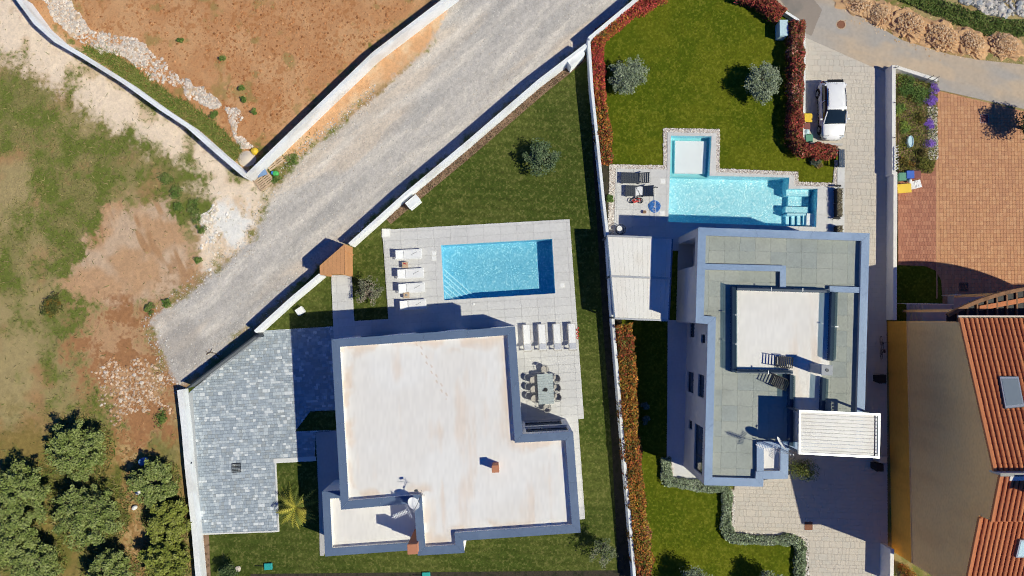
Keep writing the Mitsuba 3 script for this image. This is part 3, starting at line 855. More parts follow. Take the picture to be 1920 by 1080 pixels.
# ------------------------------------------------------------------ left villa
V = thing('white_villa', 'left villa with pale stained flat roof and slate blue parapet coping', 'house')
ZR1 = 5.5
inner1 = offset(HOUSE1, 0.47)
ROOF_EDGE += [(float(a_), float(b_)) for a_, b_ in inner1]
cut = []
nf = Face(HOUSE1[2], HOUSE1[3], HOUSE1)
window(V, nf, 1.55, 2.55, 0.35, 2.35, cut, mullions=1)
window(V, nf, 1.65, 2.75, 3.2, 5.0, cut, mullions=1)
nn = Face(HOUSE1[0], HOUSE1[1], HOUSE1)
for s in (2.2, 5.9, 9.3):
    window(V, nn, s, 2.2, 0.12, 2.4, cut, mullions=1, sill=False)
    window(V, nn, s, 1.6, 3.4, 4.9, cut, mullions=1)
ne = Face(HOUSE1[1], HOUSE1[2], HOUSE1)
window(V, ne, 3.4, 3.6, 0.12, 2.5, cut, mullions=2, sill=False)
window(V, ne, 4.2, 2.4, 3.3, 4.9, cut, mullions=1)
d1, d2 = np.array(nn.d), np.array(ne.d)
bc = np.array(HOUSE1[1]) - d1 * 1.0 + d2 * 0.95
cut.append(obox(2.4, 2.3, 2.1, (*bc, 4.05), nn.rz))        # covered balcony at the corner, open to two sides
nw = Face(HOUSE1[9], HOUSE1[0], HOUSE1)
for s in (2.5, 6.0, 9.0):
    window(V, nw, s, 1.4, 1.0, 2.3, cut)
    window(V, nw, s, 1.4, 3.6, 4.9, cut)
sf = Face(HOUSE1[4], HOUSE1[5], HOUSE1)
for s in (1.8, 5.2):
    window(V, sf, s, 1.6, 1.0, 2.3, cut)
    window(V, sf, s, 1.6, 3.6, 4.9, cut)
add(V + '__wall', carve(prism(HOUSE1, -0.1, ZR1), cut), 'render_white')
add(V + '__parapet', prism(shp(HOUSE1).difference(shp(inner1)), ZR1, 5.815), 'render_white')
coping(V, HOUSE1, 0.47, 5.815, 5.86, 'coping_metal')
add(V + '__roof', sheet(shp(inner1), ZR1 + 0.004), 'screed', label='pale rust streaked roof surface')
LOW1 = P([(604, 922), (650, 919), (650, 950), (785, 942), (790, 1030), (610, 1043)], 3.5)
low = shp(LOW1).difference(shp(HOUSE1))
lowr = [g for g in polys(low)][0]
ann = V + '__annex'
add(ann, prism(lowr, -0.1, 3.15), 'render_white', label='lower flat roofed wing at the corner')
lp = P([(604, 922), (640, 919.5)], 3.5), P([(604, 922), (610, 1043)], 3.5), P([(610, 1043), (786, 1030)], 3.5)
band = unary_union([line_poly(lp[0], 0.9), line_poly([lp[1][0], lp[1][1]], 0.9), line_poly(lp[2], 0.9)]).buffer(0.01, join_style=2).intersection(lowr)
corner = shp(LOW1).difference(shp(offset(LOW1, 0.48))).intersection(lowr)
corner = corner.difference(shp(HOUSE1).buffer(0.0)).intersection(band.buffer(0.2))
add(V + '__annex__parapet', prism(corner, 3.15, 3.46), 'render_white')
for g in polys(corner):
    add(V + '__annex__coping', prism(g.buffer(0.012, join_style=2).difference(shp(HOUSE1).buffer(0.005)), 3.46, 3.5), 'coping_metal')
add(V + '__annex__roof', sheet(lowr.difference(corner), 3.156), 'screed')
x, y = W(929, 879, 6.5)
add(V + '__chimney', cat(obox(0.40, 0.40, 1.0, (x, y, ZR1 + 0.5), A1), obox(0.46, 0.46, 0.07, (x, y, ZR1 + 1.035), A1, bev=0.015)), 'chimney_clay', label='small terracotta chimney on the big roof')
x, y = W(773.5, 1030, 6.5)
add(V + '__chimney', cat(obox(0.60, 0.56, 3.3, (x, y, 4.78), A1), obox(0.66, 0.62, 0.07, (x, y, 6.465), A1, bev=0.015)), 'chimney_clay', label='tall terracotta chimney by the lower wing')

# ------------------------------------------------------------------ right villa
G = thing('grey_villa', 'right villa with green grey tiled roof terrace and pale blue parapet coping', 'house')
ZR2 = 5.36
inner2 = offset(HOUSE2, 0.46)
cut = []
wf = Face(HOUSE2[8], HOUSE2[9], HOUSE2)


def at_wall(face, py, z):
    """s on the face for a measured picture row at height z."""
    yy = (590 - py) / 26 * (1 - z / CAM_Z)
    t = (yy - face.a[1]) / (face.b[1] - face.a[1])
    return t * np.linalg.norm(face.b - face.a)


for p0, p1_, z0, z1, m_ in ((606, 632, 0.9, 2.2, 0), (697, 735, 0.6, 2.3, 1), (787, 803, 1.2, 2.2, 0), (627, 643, 4.0, 5.0, 0), (702, 744, 3.5, 5.0, 1), (796, 882, 2.9, 5.0, 2)):
    zz = (z0 + z1) / 2
    s0, s1 = at_wall(wf, p0, zz), at_wall(wf, p1_, zz)
    window(G, wf, (s0 + s1) / 2, abs(s1 - s0), z0, z1, cut, mullions=m_, sill=False)
ff = Face(HOUSE2[0], HOUSE2[1], HOUSE2)
for s in (2.4, 6.2, 9.4):
    window(G, ff, s, 2.2, 0.15, 2.4, cut, mullions=1, sill=False)
    window(G, ff, s, 2.0, 3.2, 4.9, cut, mullions=1)
sf = Face(HOUSE2[7], HOUSE2[8], HOUSE2)
window(G, sf, 1.9, 1.8, 0.8, 2.3, cut)
window(G, sf, 1.9, 1.8, 3.4, 4.9, cut)
lx0, ly0 = W(1309, 442, 5.67)
lx1, ly1 = W(1340, 497, 5.67)
cut.append(obox(2.4, abs(ly1 - ly0), 4.75, (lx0 - 0.15, (ly0 + ly1) / 2, 2.5)))
add(G + '__wall', carve(prism(HOUSE2, -0.1, ZR2 - 0.06), cut), 'render_grey')
add(G + '__parapet', prism(shp(HOUSE2).difference(shp(inner2)), ZR2 - 0.06, 5.625), 'render_grey')
coping(G, HOUSE2, 0.46, 5.625, 5.67, 'coping_light', 4.0)
add(G + '__roof', sheet(shp(inner2), ZR2 - 0.055), 'kerb_grey')
DECK = shp(P([(1374, 540), (1559, 546), (1554, 702), (1540, 703), (1537, 838), (1479, 836), (1480, 694), (1372, 692)], ZR2))
divs = []
for px, w in (([(1322, 500), (1468, 503.5), (1468, 541)], 0.34), ([(1556, 542), (1617, 544)], 0.34), ([(1425.5, 829), (1425.5, 899)], 0.40), ([(1429, 833.5), (1470, 835)], 0.36)):
    g = line_poly(P(px, 5.6), w).intersection(shp(inner2))
    divs.append(g)
    add(G + '__parapet', prism(g, ZR2 - 0.06, 5.575), 'render_grey')
    for gg in polys(g):
        add(G + '__coping', prism(gg.buffer(0.02, join_style=2), 5.575, 5.62), 'coping_light')
SMALL = shp(P([(1431, 838), (1466, 838), (1466, 886), (1431, 886)], ZR2))
reg = shp(inner2).difference(DECK).difference(unary_union(divs).buffer(0.01)).difference(SMALL).buffer(-0.01)
lay(G, 'roof_tile', reg, grid(reg, A2, W(1330, 440, ZR2), 1.0, 1.0, 0.008), A2, W(1330, 440, ZR2), ZR2 - 0.05, ZR2, ROOFT, 0.002, 300, 17, 0.0015)
add(G + '__small_roof', sheet(SMALL, ZR2 - 0.04), 'screed')
add(G + '__deck_floor', prism(DECK, ZR2 - 0.05, ZR2 + 0.03), 'screed', label='smooth pale floor of the railed sun deck')
for px in ([(1373, 537), (1373, 697)], [(1378, 541), (1551, 546)], [(1558, 548), (1554, 676)], [(1378, 695), (1482, 697)], [(1480, 702), (1479, 834)], [(1541, 708), (1538, 772)]):
    g = line_poly(P(px, ZR2), 0.24)
    k = add(G + '__deck_barrier', prism(g, ZR2 - 0.05, ZR2 + 0.42), 'navy_metal')
    (ax, ay), (bx, by) = P(px, ZR2)
    L = math.hypot(bx - ax, by - ay)
    n = max(1, round(L / 1.9))
    for i in range(n):
        t0, t1 = i / n + 0.012 / L, (i + 1) / n - 0.012 / L
        q = np.array([[ax + (bx - ax) * t, ay + (by - ay) * t] for t in (t0, t1)])
        v = np.array([[*q[0], ZR2 + 0.42], [*q[1], ZR2 + 0.42], [*q[1], ZR2 + 1.0], [*q[0], ZR2 + 1.0]])
        add(k + '__glass_panel', trimesh.Trimesh(v, [[0, 1, 2], [0, 2, 3]], process=False), 'tint_glass')
        if i:
            add(k + '__clip', obox(0.22, 0.05, 0.05, (q[0][0], q[0][1], ZR2 + 0.98), math.atan2(by - ay, bx - ax) + math.pi / 2), 'steel')
x, y = W(1550, 694, 7.25)
add(G + '__chimney', cat(obox(0.62, 0.55, 1.75, (x, y, ZR2 + 0.88), A2), obox(0.46, 0.42, 0.12, (x, y, ZR2 + 1.82), A2)), 'kerb_grey', label='square vent stack beside the sun deck')
k = [q for q in scene if q.startswith(G + '__chimney')][-1]
add(k + '__cowl', obox(0.70, 0.64, 0.06, (x, y, ZR2 + 1.92), A2, bev=0.015), 'kerb_grey')
add(k + '__flue', tube((x, y, ZR2 + 1.94), (x, y, ZR2 + 1.99), 0.11, 0.10, 14), 'dark_metal')

# the louvred canopy over the south east roof terrace
C = thing('pergola', 'white louvred pergola standing over the right villa roof terrace beside the ochre wall', 'pergola')
zc = 7.6
cp = np.array(P([(1500, 770.5), (1649, 777), (1648, 857.5), (1499.5, 850)], zc))
for i in range(4):
    a, b = cp[i], cp[(i + 1) % 4]
    e = (b - a) / np.linalg.norm(b - a)
    add(C + '__beam', prism(line_poly([tuple(a + e * (0.0 if i % 2 else -0.06)), tuple(b + e * (0.0 if i % 2 else 0.06))], 0.12).difference(unary_union([Point(a).buffer(0.001)])), zc - 0.2 - 0.004 * (i % 2), zc - 0.004 * (i % 2)), 'steel')
ns = 12
for i in range(ns):
    t0, t1 = (i + 0.03) / ns, (i + 0.97) / ns
    a0, b0 = cp[0] + (cp[3] - cp[0]) * t0, cp[1] + (cp[2] - cp[1]) * t0
    a1, b1 = cp[0] + (cp[3] - cp[0]) * t1, cp[1] + (cp[2] - cp[1]) * t1
    e = (b0 - a0) / np.linalg.norm(b0 - a0)
    q = [a0 + e * 0.09, b0 - e * 0.28, b1 - e * 0.28, a1 + e * 0.09]
    zt = [zc - 0.045, zc - 0.045, zc - 0.10, zc - 0.10]
    v = np.array([[*q[j], zt[j]] for j in range(4)] + [[*q[j], zt[j] - 0.03] for j in range(4)])
    add(C + '__slat', trimesh.convex.convex_hull(v), 'slat_white')
    bl = obox(0.09, np.linalg.norm(a1 - a0) * 0.8, 0.02, (*(b0 * 0.5 + b1 * 0.5 - e * 0.16), zc - 0.06), A2)
    add(C + '__bracket', bl, 'white_paint')
for q in cp:
    c = cp.mean(0) + (q - cp.mean(0)) * 0.975
    add(C + '__post', obox(0.12, 0.12, zc - 0.22 - ZR2 + 0.05, (*c, (zc - 0.22 + ZR2 - 0.05) / 2)), 'gate_metal')

# white slatted pergola on the west side
C = thing('pergola', 'white slatted pergola roof west of the right villa, half in its shadow', 'pergola')
zc = 2.6
cp = np.array(P([(1138, 442), (1261, 446.5), (1254, 601), (1152.5, 597)], zc))
mid = (cp[0] * 0.51 + cp[3] * 0.49, cp[1] * 0.51 + cp[2] * 0.49)
for a, b, w, m in ((cp[0], cp[1], 0.12, 'steel'), (mid[0], mid[1], 0.12, 'steel'), (cp[3], cp[2], 0.12, 'steel')):
    add(C + '__beam', prism(line_poly([tuple(a), tuple(b)], w), zc - 0.18, zc + 0.03), m)
for a, b in ((cp[0], cp[3]), (cp[1], cp[2])):
    add(C + '__side_beam', prism(line_poly([tuple(a + (b - a) * 0.012), tuple(b - (b - a) * 0.012)], 0.10), zc - 0.2, zc - 0.01), 'coping_metal')
for (a, b, c, d) in ((cp[0], cp[1], mid[1], mid[0]), (mid[0], mid[1], cp[2], cp[3])):
    n = 13
    for i in range(n):
        t0, t1 = (i + 0.015) / n, (i + 0.985) / n
        g = 0.07 / np.linalg.norm(d - a)
        f = lambda t, s: (a + (b - a) * t) * (1 - s) + (d + (c - d) * t) * s
        q = [f(t0 * 0.98 + 0.01, g), f(t1 * 0.98 + 0.01, g), f(t1 * 0.98 + 0.01, 1 - g), f(t0 * 0.98 + 0.01, 1 - g)]
        add(C + '__slat', prism([tuple(v) for v in q], zc - 0.05, zc - 0.012 + 0.004 * (i % 2)), 'slat_white')
for q in (*cp, *mid):
    c = cp.mean(0) + (q - cp.mean(0)) * 0.985
    add(C + '__post', obox(0.12, 0.12, zc - 0.2, (*c, (zc - 0.2) / 2)), 'gate_metal')

# ------------------------------------------------------------------ tiled house on the right
TH = thing('tiled_house', 'tall ochre and beige house with orange roman tile roofs on the right edge', 'house')
X0, XE = 27.05, 46.0
SL = 0.3275


def zroof(y):
    if y > -8.8:
        return 8.5 + SL * (-0.2 - y)
    return 11.8 - 0.31 * (-8.83 - y) if y > -11.65 else 9.97 - 0.325 * (-11.57 - y)


def along_x(profile, x0, x1):
    m = prism(profile, 0, x1 - x0)                # (y, z) profile swept along x
    v = m.vertices.copy()
    m = trimesh.Trimesh(np.c_[v[:, 2] + x0, v[:, 0], v[:, 1]], m.faces, process=False)
    m.fix_normals()
    return m


YN, YS = -0.45, -16.8
up = along_x([(YN, 2.62), (YN, zroof(YN) - 0.16), (-8.78, zroof(-8.78) - 0.16), (-8.79, zroof(-8.84) - 0.16), (-11.62, zroof(-11.62) - 0.16), (-11.63, zroof(-11.66) - 0.16), (YS, zroof(YS) - 0.16), (YS, 2.62)], X0, XE)
add(TH + '__wall', up, 'beige_wall', label='shaded beige upper wall')
add(TH + '__plinth', along_x([(YN, -0.2), (YN, 2.60), (YS, 2.60), (YS, -0.2)], X0 - 0.012, XE), 'ochre_wall', label='ochre ground floor wall')
add(TH + '__string_course', obox(0.07, YN - YS, 0.05, (X0 - 0.022, (YN + YS) / 2, 2.625)), 'beige_wall')


def roof_piece(y0, y1, x0, seed):
    """Slab, tile rows and verge from the eave y0 to the ridge y1."""
    lo, hi = zroof(y0), zroof(y1)
    s = 1 if y1 < y0 else -1
    slab = along_x([(y0, lo - 0.12), (y0, lo - 0.02), (y1, hi - 0.02), (y1, hi - 0.12)] if s > 0 else [(y1, hi - 0.12), (y1, hi - 0.02), (y0, lo - 0.02), (y0, lo - 0.12)], x0, XE)
    r = add(TH + '__roof', slab, 'tile_bed')
    L = math.hypot(y1 - y0, hi - lo)
    nt = int(L / 0.36)
    pitch = math.atan2(hi - lo, y1 - y0)
    prof = np.array([(math.cos(a), math.sin(a)) for a in np.linspace(0, math.pi, 7)])
    rng = np.random.default_rng(seed)
    x = x0 + 0.12
    first = True
    while x < 33.5:
        vs, fs, n0 = [], [], 0
        for t in range(nt):
            ua, ub = t * L / nt, (t + 1) * L / nt + 0.03
            ra, rb = (0.112, 0.092)
            j = rng.normal(0, 0.006)
            for u, rr, dz in ((ua, ra, 0.030), (ub, rb, 0.008)):
                yy, zz = y0 + math.cos(pitch) * u, lo + math.sin(pitch) * u
                vs += [(x + j + rr * c, yy, zz - 0.02 + dz + rr * sn * 0.85) for c, sn in prof]
            for q in range(6):
                fs += [[n0 + q, n0 + q + 1, n0 + q + 8], [n0 + q, n0 + q + 8, n0 + q + 7]]
            fs += [[n0, n0 + q + 1, n0 + q] for q in range(1, 6)]
            n0 += 14
        add(r + '__tile_row', trimesh.Trimesh(np.array(vs), fs, process=False), TILES[rng.integers(3)])
        x += 0.295
    yy, zz = (y0 + y1) / 2, (lo + hi) / 2
    add(r + '__verge', rot(obox(0.14, L, 0.16), rx=math.atan2(hi - lo, y1 - y0) if s < 0 else math.atan2(lo - hi, y0 - y1), at=(x0 + 0.03, yy, zz + 0.035)), 'terracotta_1')
    return r


r1 = roof_piece(-0.2, -8.72, 26.95, 31)
r2 = roof_piece(-11.64, -8.9, 26.95, 32)
r3 = roof_piece(-17.2, -11.70, 26.95, 33)
add(TH + '__ridge_mortar', obox(XE - 27.5, 0.30, 0.06, ((XE + 27.5) / 2, -9.02, 11.80), rx=0.3), 'render_white')
add(TH + '__ridge_wall', obox(XE - 26.95, 0.10, 0.9, ((XE + 26.95) / 2, -8.815, 11.38)), 'render_grey')
add(TH + '__ridge_cap', obox(XE - 26.93, 0.20, 0.05, ((XE + 26.93) / 2, -8.82, 11.855), bev=0.01), 'gate_metal')
add(TH + '__gutter', tube((26.95, -0.10, 8.40), (34, -0.10, 8.40), 0.07), 'rock_pale')


def on_roof(px, py):
    z = 9.5
    for _ in range(12):
        x, y = W(px, py, z)
        z = zroof(y)
    return np.array([x, y, z])


def skylight(corners, seed):
    q = np.array([on_roof(*c) for c in corners])
    n = np.cross(q[1] - q[0], q[3] - q[0])
    n = n / np.linalg.norm(n) * np.sign(n[2])
    c = q.mean(0)
    hull = lambda k, a, b: trimesh.convex.convex_hull(np.vstack([c + (q - c) * k + n * a, c + (q - c) * k + n * b]))
    k = add(TH + '__skylight', hull(1.0, 0.02, 0.17), 'gate_metal')
    add(k + '__frame', hull(0.97, 0.165, 0.20), 'steel')
    add(k + '__pane', hull(0.84, 0.195, 0.215), 'skylight_glass' if seed else 'pale_blue')


skylight([(1870, 707), (1906, 707), (1917, 764), (1881, 767)], 1)
skylight([(1908, 1008), (1945, 1008), (1938, 1042), (1900, 1042)], 0)
add(TH + '__chimney', cat(obox(1.2, 0.7, 2.2, (29.3, -9.6, 11.9)), obox(1.35, 0.85, 0.08, (29.3, -9.6, 13.04))), 'render_white', label='white plastered chimney block behind the ridge')
# curved canopy over the north terrace
cx, cy, R = 34.4, -13.1, 15.0
arc = [(cx + R * math.sin(t), cy + R * math.cos(t)) for t in np.linspace(math.asin((27.2 - cx) / R), math.asin((43.8 - cx) / R), 40)]
arc2 = [(cx + (R - 0.22) * math.sin(t), cy + (R - 0.22) * math.cos(t)) for t in np.linspace(math.asin((27.2 - cx) / R), math.asin((43.8 - cx) / R), 40)]
CN = add(TH + '__canopy', prism(arc + [(43.8, YN + 0.02), (27.2, YN + 0.02)], 6.80, 6.86), 'black', label='dark curved canopy over the north terrace')
add(CN + '__fascia', prism(arc + arc2[::-1], 6.70, 7.0), 'brown_wood')
for i in range(1, 9):
    x = 27.2 + i * 0.62
    yb = cy + math.sqrt(R * R - (x - cx) ** 2) - 0.25
    if yb > YN + 0.2:
        add(CN + '__rafter', obox(0.09, yb - YN, 0.12, (x, (yb + YN) / 2, 6.92)), 'brown_wood')
add(CN + '__tile_strip', prism([(29.2, 0.55), (33, 1.25), (33, 0.95), (29.2, 0.25)], 6.87, 6.97), 'terracotta_1')
for x in (28.2, 31.5, 35.0, 38.5):
    add(TH + '__post', obox(0.18, 0.18, 6.75, (x, cy + math.sqrt(R * R - (x - cx) ** 2) - 0.3, 3.35)), 'beige_wall')
for i in range(4):
    x0 = 1701 + i * 9.5
    add(TH + '__step', prism(P([(x0, 570), (x0 + 9.3, 570), (x0 + 9.3, 602), (x0, 602)], 0.2 + i * 0.2), 0.0, 0.2 + i * 0.2), 'render_grey')
add(TH + '__landing', prism(P([(1739, 571), (1786, 572), (1786, 602), (1739, 602)], 0.8), 0.0, 0.8), 'render_grey')
add(TH + '__terrace', prism(P([(1788, 555), (1990, 560), (1990, 602), (1788, 602)], 0.8), 0.0, 0.8), 'render_grey')
for px in ([(1701, 569), (1788, 571)], [(1790, 553), (1990, 558)]):
    (ax, ay), (bx, by) = P(px, 1.6)
    posts = [tube((ax + (bx - ax) * t, ay + (by - ay) * t, 0.1), (ax + (bx - ax) * t, ay + (by - ay) * t, 1.6), 0.02, n=6) for t in np.linspace(0, 1, 6)]
    add(TH + '__railing', cat(posts + [tube((ax, ay, 1.6), (bx, by, 1.6), 0.03, n=6)]), 'render_white')

# ------------------------------------------------------------------ garden and road walls
wall('boundary_wall', 'white wall between the sandy track and the orange earth plot', [(28, -10), (66, 42), (103, 75), (150, 102), (232, 153), (300, 202), (352, 236), (405, 283), (459, 329)], 1.7, 0.30)
wall('boundary_wall', 'straight white wall between the orange earth plot and the gravel road', [(856, -18), (700, 101), (462, 330)], 1.45, 0.27)
wall('boundary_wall', 'upper half of the white wall on the right side of the gravel road, down to the entrance portal', [(1099, 84), (1010, 152), (880, 264), (760, 364), (655, 458)], 1.5, 0.22)
wall('boundary_wall', 'short white wall between entrance portal and dark sliding gate', [(600, 515), (545, 561), (478, 622)], 1.5, 0.22)
wall('boundary_wall', 'white wall along the left edge of the grey block driveway', [(337, 731), (345, 800), (352, 880), (364, 990), (373, 1095)], 0.9, 0.40)
add([q for q in scene if q.startswith('driveway')][0].split('__')[0] + '__kerb', prism(P([(350, 737), (361, 737), (379, 1003), (369, 1003)], 0.1), 0.0, 0.10), 'kerb_grey')
wall('boundary_wall', 'narrow white wall with red hedge beside the upper gravel road', [(1205, -12), (1104, 72)], 1.5, 0.22)
wall('boundary_wall', 'long white wall separating the two villa gardens', [(1104, 71), (1110, 165), (1122, 280), (1131, 370), (1140, 445), (1150, 605), (1166, 800), (1180, 960), (1191, 1095)], 1.25, 0.20)
wall('boundary_wall', 'low white wall behind the red hedge by the concrete lane', [(1473, 22), (1507, 44), (1508, 68), (1508, 262)], 0.5, 0.18)
wall('boundary_wall', 'white wall along the right side of the cream driveway', [(1676, 122), (1676, 324), (1679, 325), (1678, 600)], 1.05, 0.26, 'render_white')
wall('boundary_wall', 'low white wall between garden bed and concrete lane', [(1680, 125), (1758, 150)], 0.75, 0.24, 'render_white')
wall('boundary_wall', 'pale wall at the bottom right corner of the cream driveway', [(1673, 1030), (1672, 1095)], 1.45, 0.26, 'render_white')
b = prism(P([(1063, 113), (1091, 92), (1097, 100), (1071, 125)], 1.35), -0.1, 1.35)
one('wall_niche', b, 'white_wall', 'white block thickening the roadside wall at its upper end', 'wall')

# ================================================================== OBJECTS
def local(key, at, rz):
    """Adds parts given in the thing's own frame (x right, y forward, z up)."""
    M = trimesh.transformations.rotation_matrix(rz, [0, 0, 1])
    M[:3, 3] = at

    def put(part, mesh, m, parent=None, **k):
        mesh = mesh.copy()
        mesh.apply_transform(M)
        return add(f'{parent or key}__{part}', mesh, m, **k)
    return put


ZT = 0.116                                   # top of the terraces

# ------------------------------------------------------------------ car
CAR = thing('parked_car', 'white five door hatchback parked on the cream driveway beside the red hedge', 'car')
x, y = W(1559, 208, 0.6)
put = local(CAR, (x, y, 0.09), math.radians(181.2))


def loft(stations, close=True):
    """stations: list of (n, 3) rings, joined by quads; ends closed."""
    n = len(stations[0])
    v = np.vstack(stations)
    f = []
    for s in range(len(stations) - 1):
        for i in range(n):
            j = (i + 1) % n
            a, b, c, d = s * n + i, s * n + j, (s + 1) * n + j, (s + 1) * n + i
            f += [[a, b, c], [a, c, d]]
    if close:
        for s in (0, len(stations) - 1):
            v = np.vstack([v, stations[s].mean(0)])
            q = len(v) - 1
            for i in range(n):
                f.append([s * n + i, s * n + (i + 1) % n, q] if s else [s * n + (i + 1) % n, s * n + i, q])
    m = trimesh.Trimesh(v, f, process=False)
    m.fix_normals()
    return m


def car_ring(y, w, zb, zt, r=0.22):
    """Rounded body section: half width w from zb to zt."""
    p = [(-w * 0.90, zb), (-w * 0.98, zb + 0.12), (-w, zb + (zt - zb) * 0.45), (-w * 0.97, zb + (zt - zb) * 0.75), (-w * 0.90, zt - 0.05), (-w * 0.74, zt), (-w * 0.3, zt + 0.03)]
    p = p + [(-a, b) for a, b in p[::-1]]
    return np.array([(a, y, b) for a, b in p])


L = 2.12
prof = [(-L, 0.55, 0.38, 0.72), (-L + 0.06, 0.74, 0.28, 0.86), (-L + 0.25, 0.84, 0.22, 0.95), (-1.4, 0.875, 0.2, 0.97), (-0.4, 0.88, 0.2, 0.95), (0.5, 0.885, 0.2, 0.93), (1.0, 0.88, 0.2, 0.92), (1.45, 0.865, 0.2, 0.85),
        (1.8, 0.80, 0.22, 0.76), (2.0, 0.68, 0.26, 0.68), (L, 0.46, 0.34, 0.58)]
body = loft([car_ring(*q) for q in prof])
put('body', body, 'car_paint', smooth=40)
put('underbody', obox(1.5, 3.7, 0.14, (0, 0, 0.22)), 'black')


def cab_ring(y, w, z):
    p = [(-w - 0.0, 0.90), (-w * 0.93, 0.90 + (z - 0.90) * 0.55), (-w * 0.83, z - 0.05), (-w * 0.70, z), (-w * 0.3, z + 0.025)]
    p = p + [(-a, b) for a, b in p[::-1]]
    return np.array([(a, y, b) for a, b in p])


cab = [(-2.0, 0.74, 0.97), (-1.78, 0.78, 1.28), (-1.5, 0.80, 1.44), (-0.8, 0.82, 1.50), (0.05, 0.82, 1.48), (0.42, 0.80, 1.34), (1.05, 0.78, 0.96)]
put('cabin', loft([cab_ring(*q) for q in cab]), 'glass_dark', smooth=35)
roof = [cab_ring(*q) for q in [(-1.86, 0.80, 1.30), (-1.5, 0.80, 1.445), (-0.8, 0.82, 1.505), (0.0, 0.82, 1.487), (0.16, 0.82, 1.45)]]
top = loft([r[[2, 3, 4, 5, 6, 7]] * [1.01, 1, 1] + [0, 0, 0.014] for r in roof], False)
put('roof', top, 'car_paint', smooth=40)
for s in (-1, 1):
    put('roof_rail', cat(tube((s * 0.60, -1.35, 1.50), (s * 0.62, -0.75, 1.545), 0.022, n=6), tube((s * 0.62, -0.75, 1.545), (s * 0.62, -0.05, 1.53), 0.022, n=6)), 'black')
    put('pillar', cat(tube((s * 0.70, 0.28, 1.40), (s * 0.80, 1.02, 0.94), 0.045, n=6), tube((s * 0.785, -0.55, 1.28), (s * 0.86, -0.5, 0.93), 0.035, n=6), tube((s * 0.72, -1.62, 1.36), (s * 0.79, -1.85, 0.98), 0.07, n=6)), 'car_paint')
    put('door_sill', obox(0.03, 2.9, 0.10, (s * 0.878, 0, 0.33)), 'black')
    k = put('wing_mirror', obox(0.20, 0.11, 0.13, (s * 0.97, 0.72, 0.98), bev=0.03), 'car_paint')
    put('stalk', obox(0.10, 0.05, 0.04, (s * 0.86, 0.71, 0.95)), 'black', parent=k)
    put('headlight', obox(0.34, 0.16, 0.12, (s * 0.60, 1.93, 0.665), rz=-s * 0.45, bev=0.03), 'lamp_glass')
    put('rear_light', obox(0.16, 0.10, 0.26, (s * 0.70, -2.02, 0.80), rz=s * 0.35, bev=0.03), 'red')
    for yy in (-1.32, 1.30):
        k = put('wheel', tube((s * 0.70, yy, 0.32), (s * 0.885, yy, 0.32), 0.32, n=22), 'rubber', smooth=40)
        put('rim', cat([tube((s * 0.87, yy, 0.32), (s * 0.892, yy, 0.32), 0.06, n=10)] + [obox(0.02, 0.40, 0.055, (s * 0.889, yy, 0.32), rx=a) for a in np.arange(5) * math.pi / 5 * 2]), 'steel', parent=k)
        put('wheel_arch', tube((s * 0.78, yy, 0.34), (s * 0.874, yy, 0.34), 0.375, n=22), 'black')
put('grille', obox(0.9, 0.05, 0.10, (0, 2.10, 0.50)), 'black')
put('bonnet_gap', obox(1.30, 0.035, 0.02, (0, 1.86, 0.745), rx=-0.2), 'black')
put('wiper', cat(obox(0.55, 0.02, 0.02, (-0.3, 1.02, 1.00), rz=0.12), obox(0.5, 0.02, 0.02, (0.3, 1.02, 1.00), rz=0.12)), 'black')
put('rear_spoiler', obox(1.15, 0.22, 0.04, (0, -1.93, 1.315), rx=0.28, bev=0.012), 'black')
put('antenna', tube((0, -1.62, 1.46), (0, -1.72, 1.56), 0.015, n=6), 'black')
put('number_plate', obox(0.48, 0.02, 0.11, (0, 2.135, 0.42)), 'white_paint')

# ------------------------------------------------------------------ sun loungers
def lounger(label, x, y, rz, group, up=0.0, sling='white_fabric', frame='white_paint', w=0.66, back='white_fabric', strap=True, head=0.62, tilt=0.6):
    t = thing('sun_lounger', label, 'sun lounger', group)
    put = local(t, (x, y, ZT + up), rz)
    Lg = 1.95
    fr = [obox(Lg, 0.05, 0.06, (0, s * (w / 2 - 0.025), 0.30), bev=0.008) for s in (-1, 1)] + [obox(0.05, w - 0.102, 0.05, (q * (Lg / 2 - 0.03), 0, 0.30)) for q in (-1, 1)]
    put('frame', cat(fr), frame)
    put('sling', obox(Lg - head - 0.06, w - 0.11, 0.03, (head / 2, 0, 0.335), bev=0.008), sling)
    put('backrest', obox(head, w - 0.08, 0.035, (-Lg / 2 + head - math.cos(tilt) * head / 2, 0, 0.345 + math.sin(tilt) * head / 2), ry=tilt, bev=0.01), back)
    for q in (-0.85, 0.8):
        for s in (-1, 1):
            put('leg', obox(0.05, 0.05, 0.28 + up, (q, s * (w / 2 - 0.03), 0.135 - up / 2)), frame)
    if strap:
        put('strap', cat(obox(0.42, 0.03, 0.012, (0.42, 0.06, 0.358), rz=0.45), obox(0.03, 0.10, 0.012, (0.25, -0.03, 0.358))), 'grey_fabric')  # two thin grey strips lying on the sling
    return t


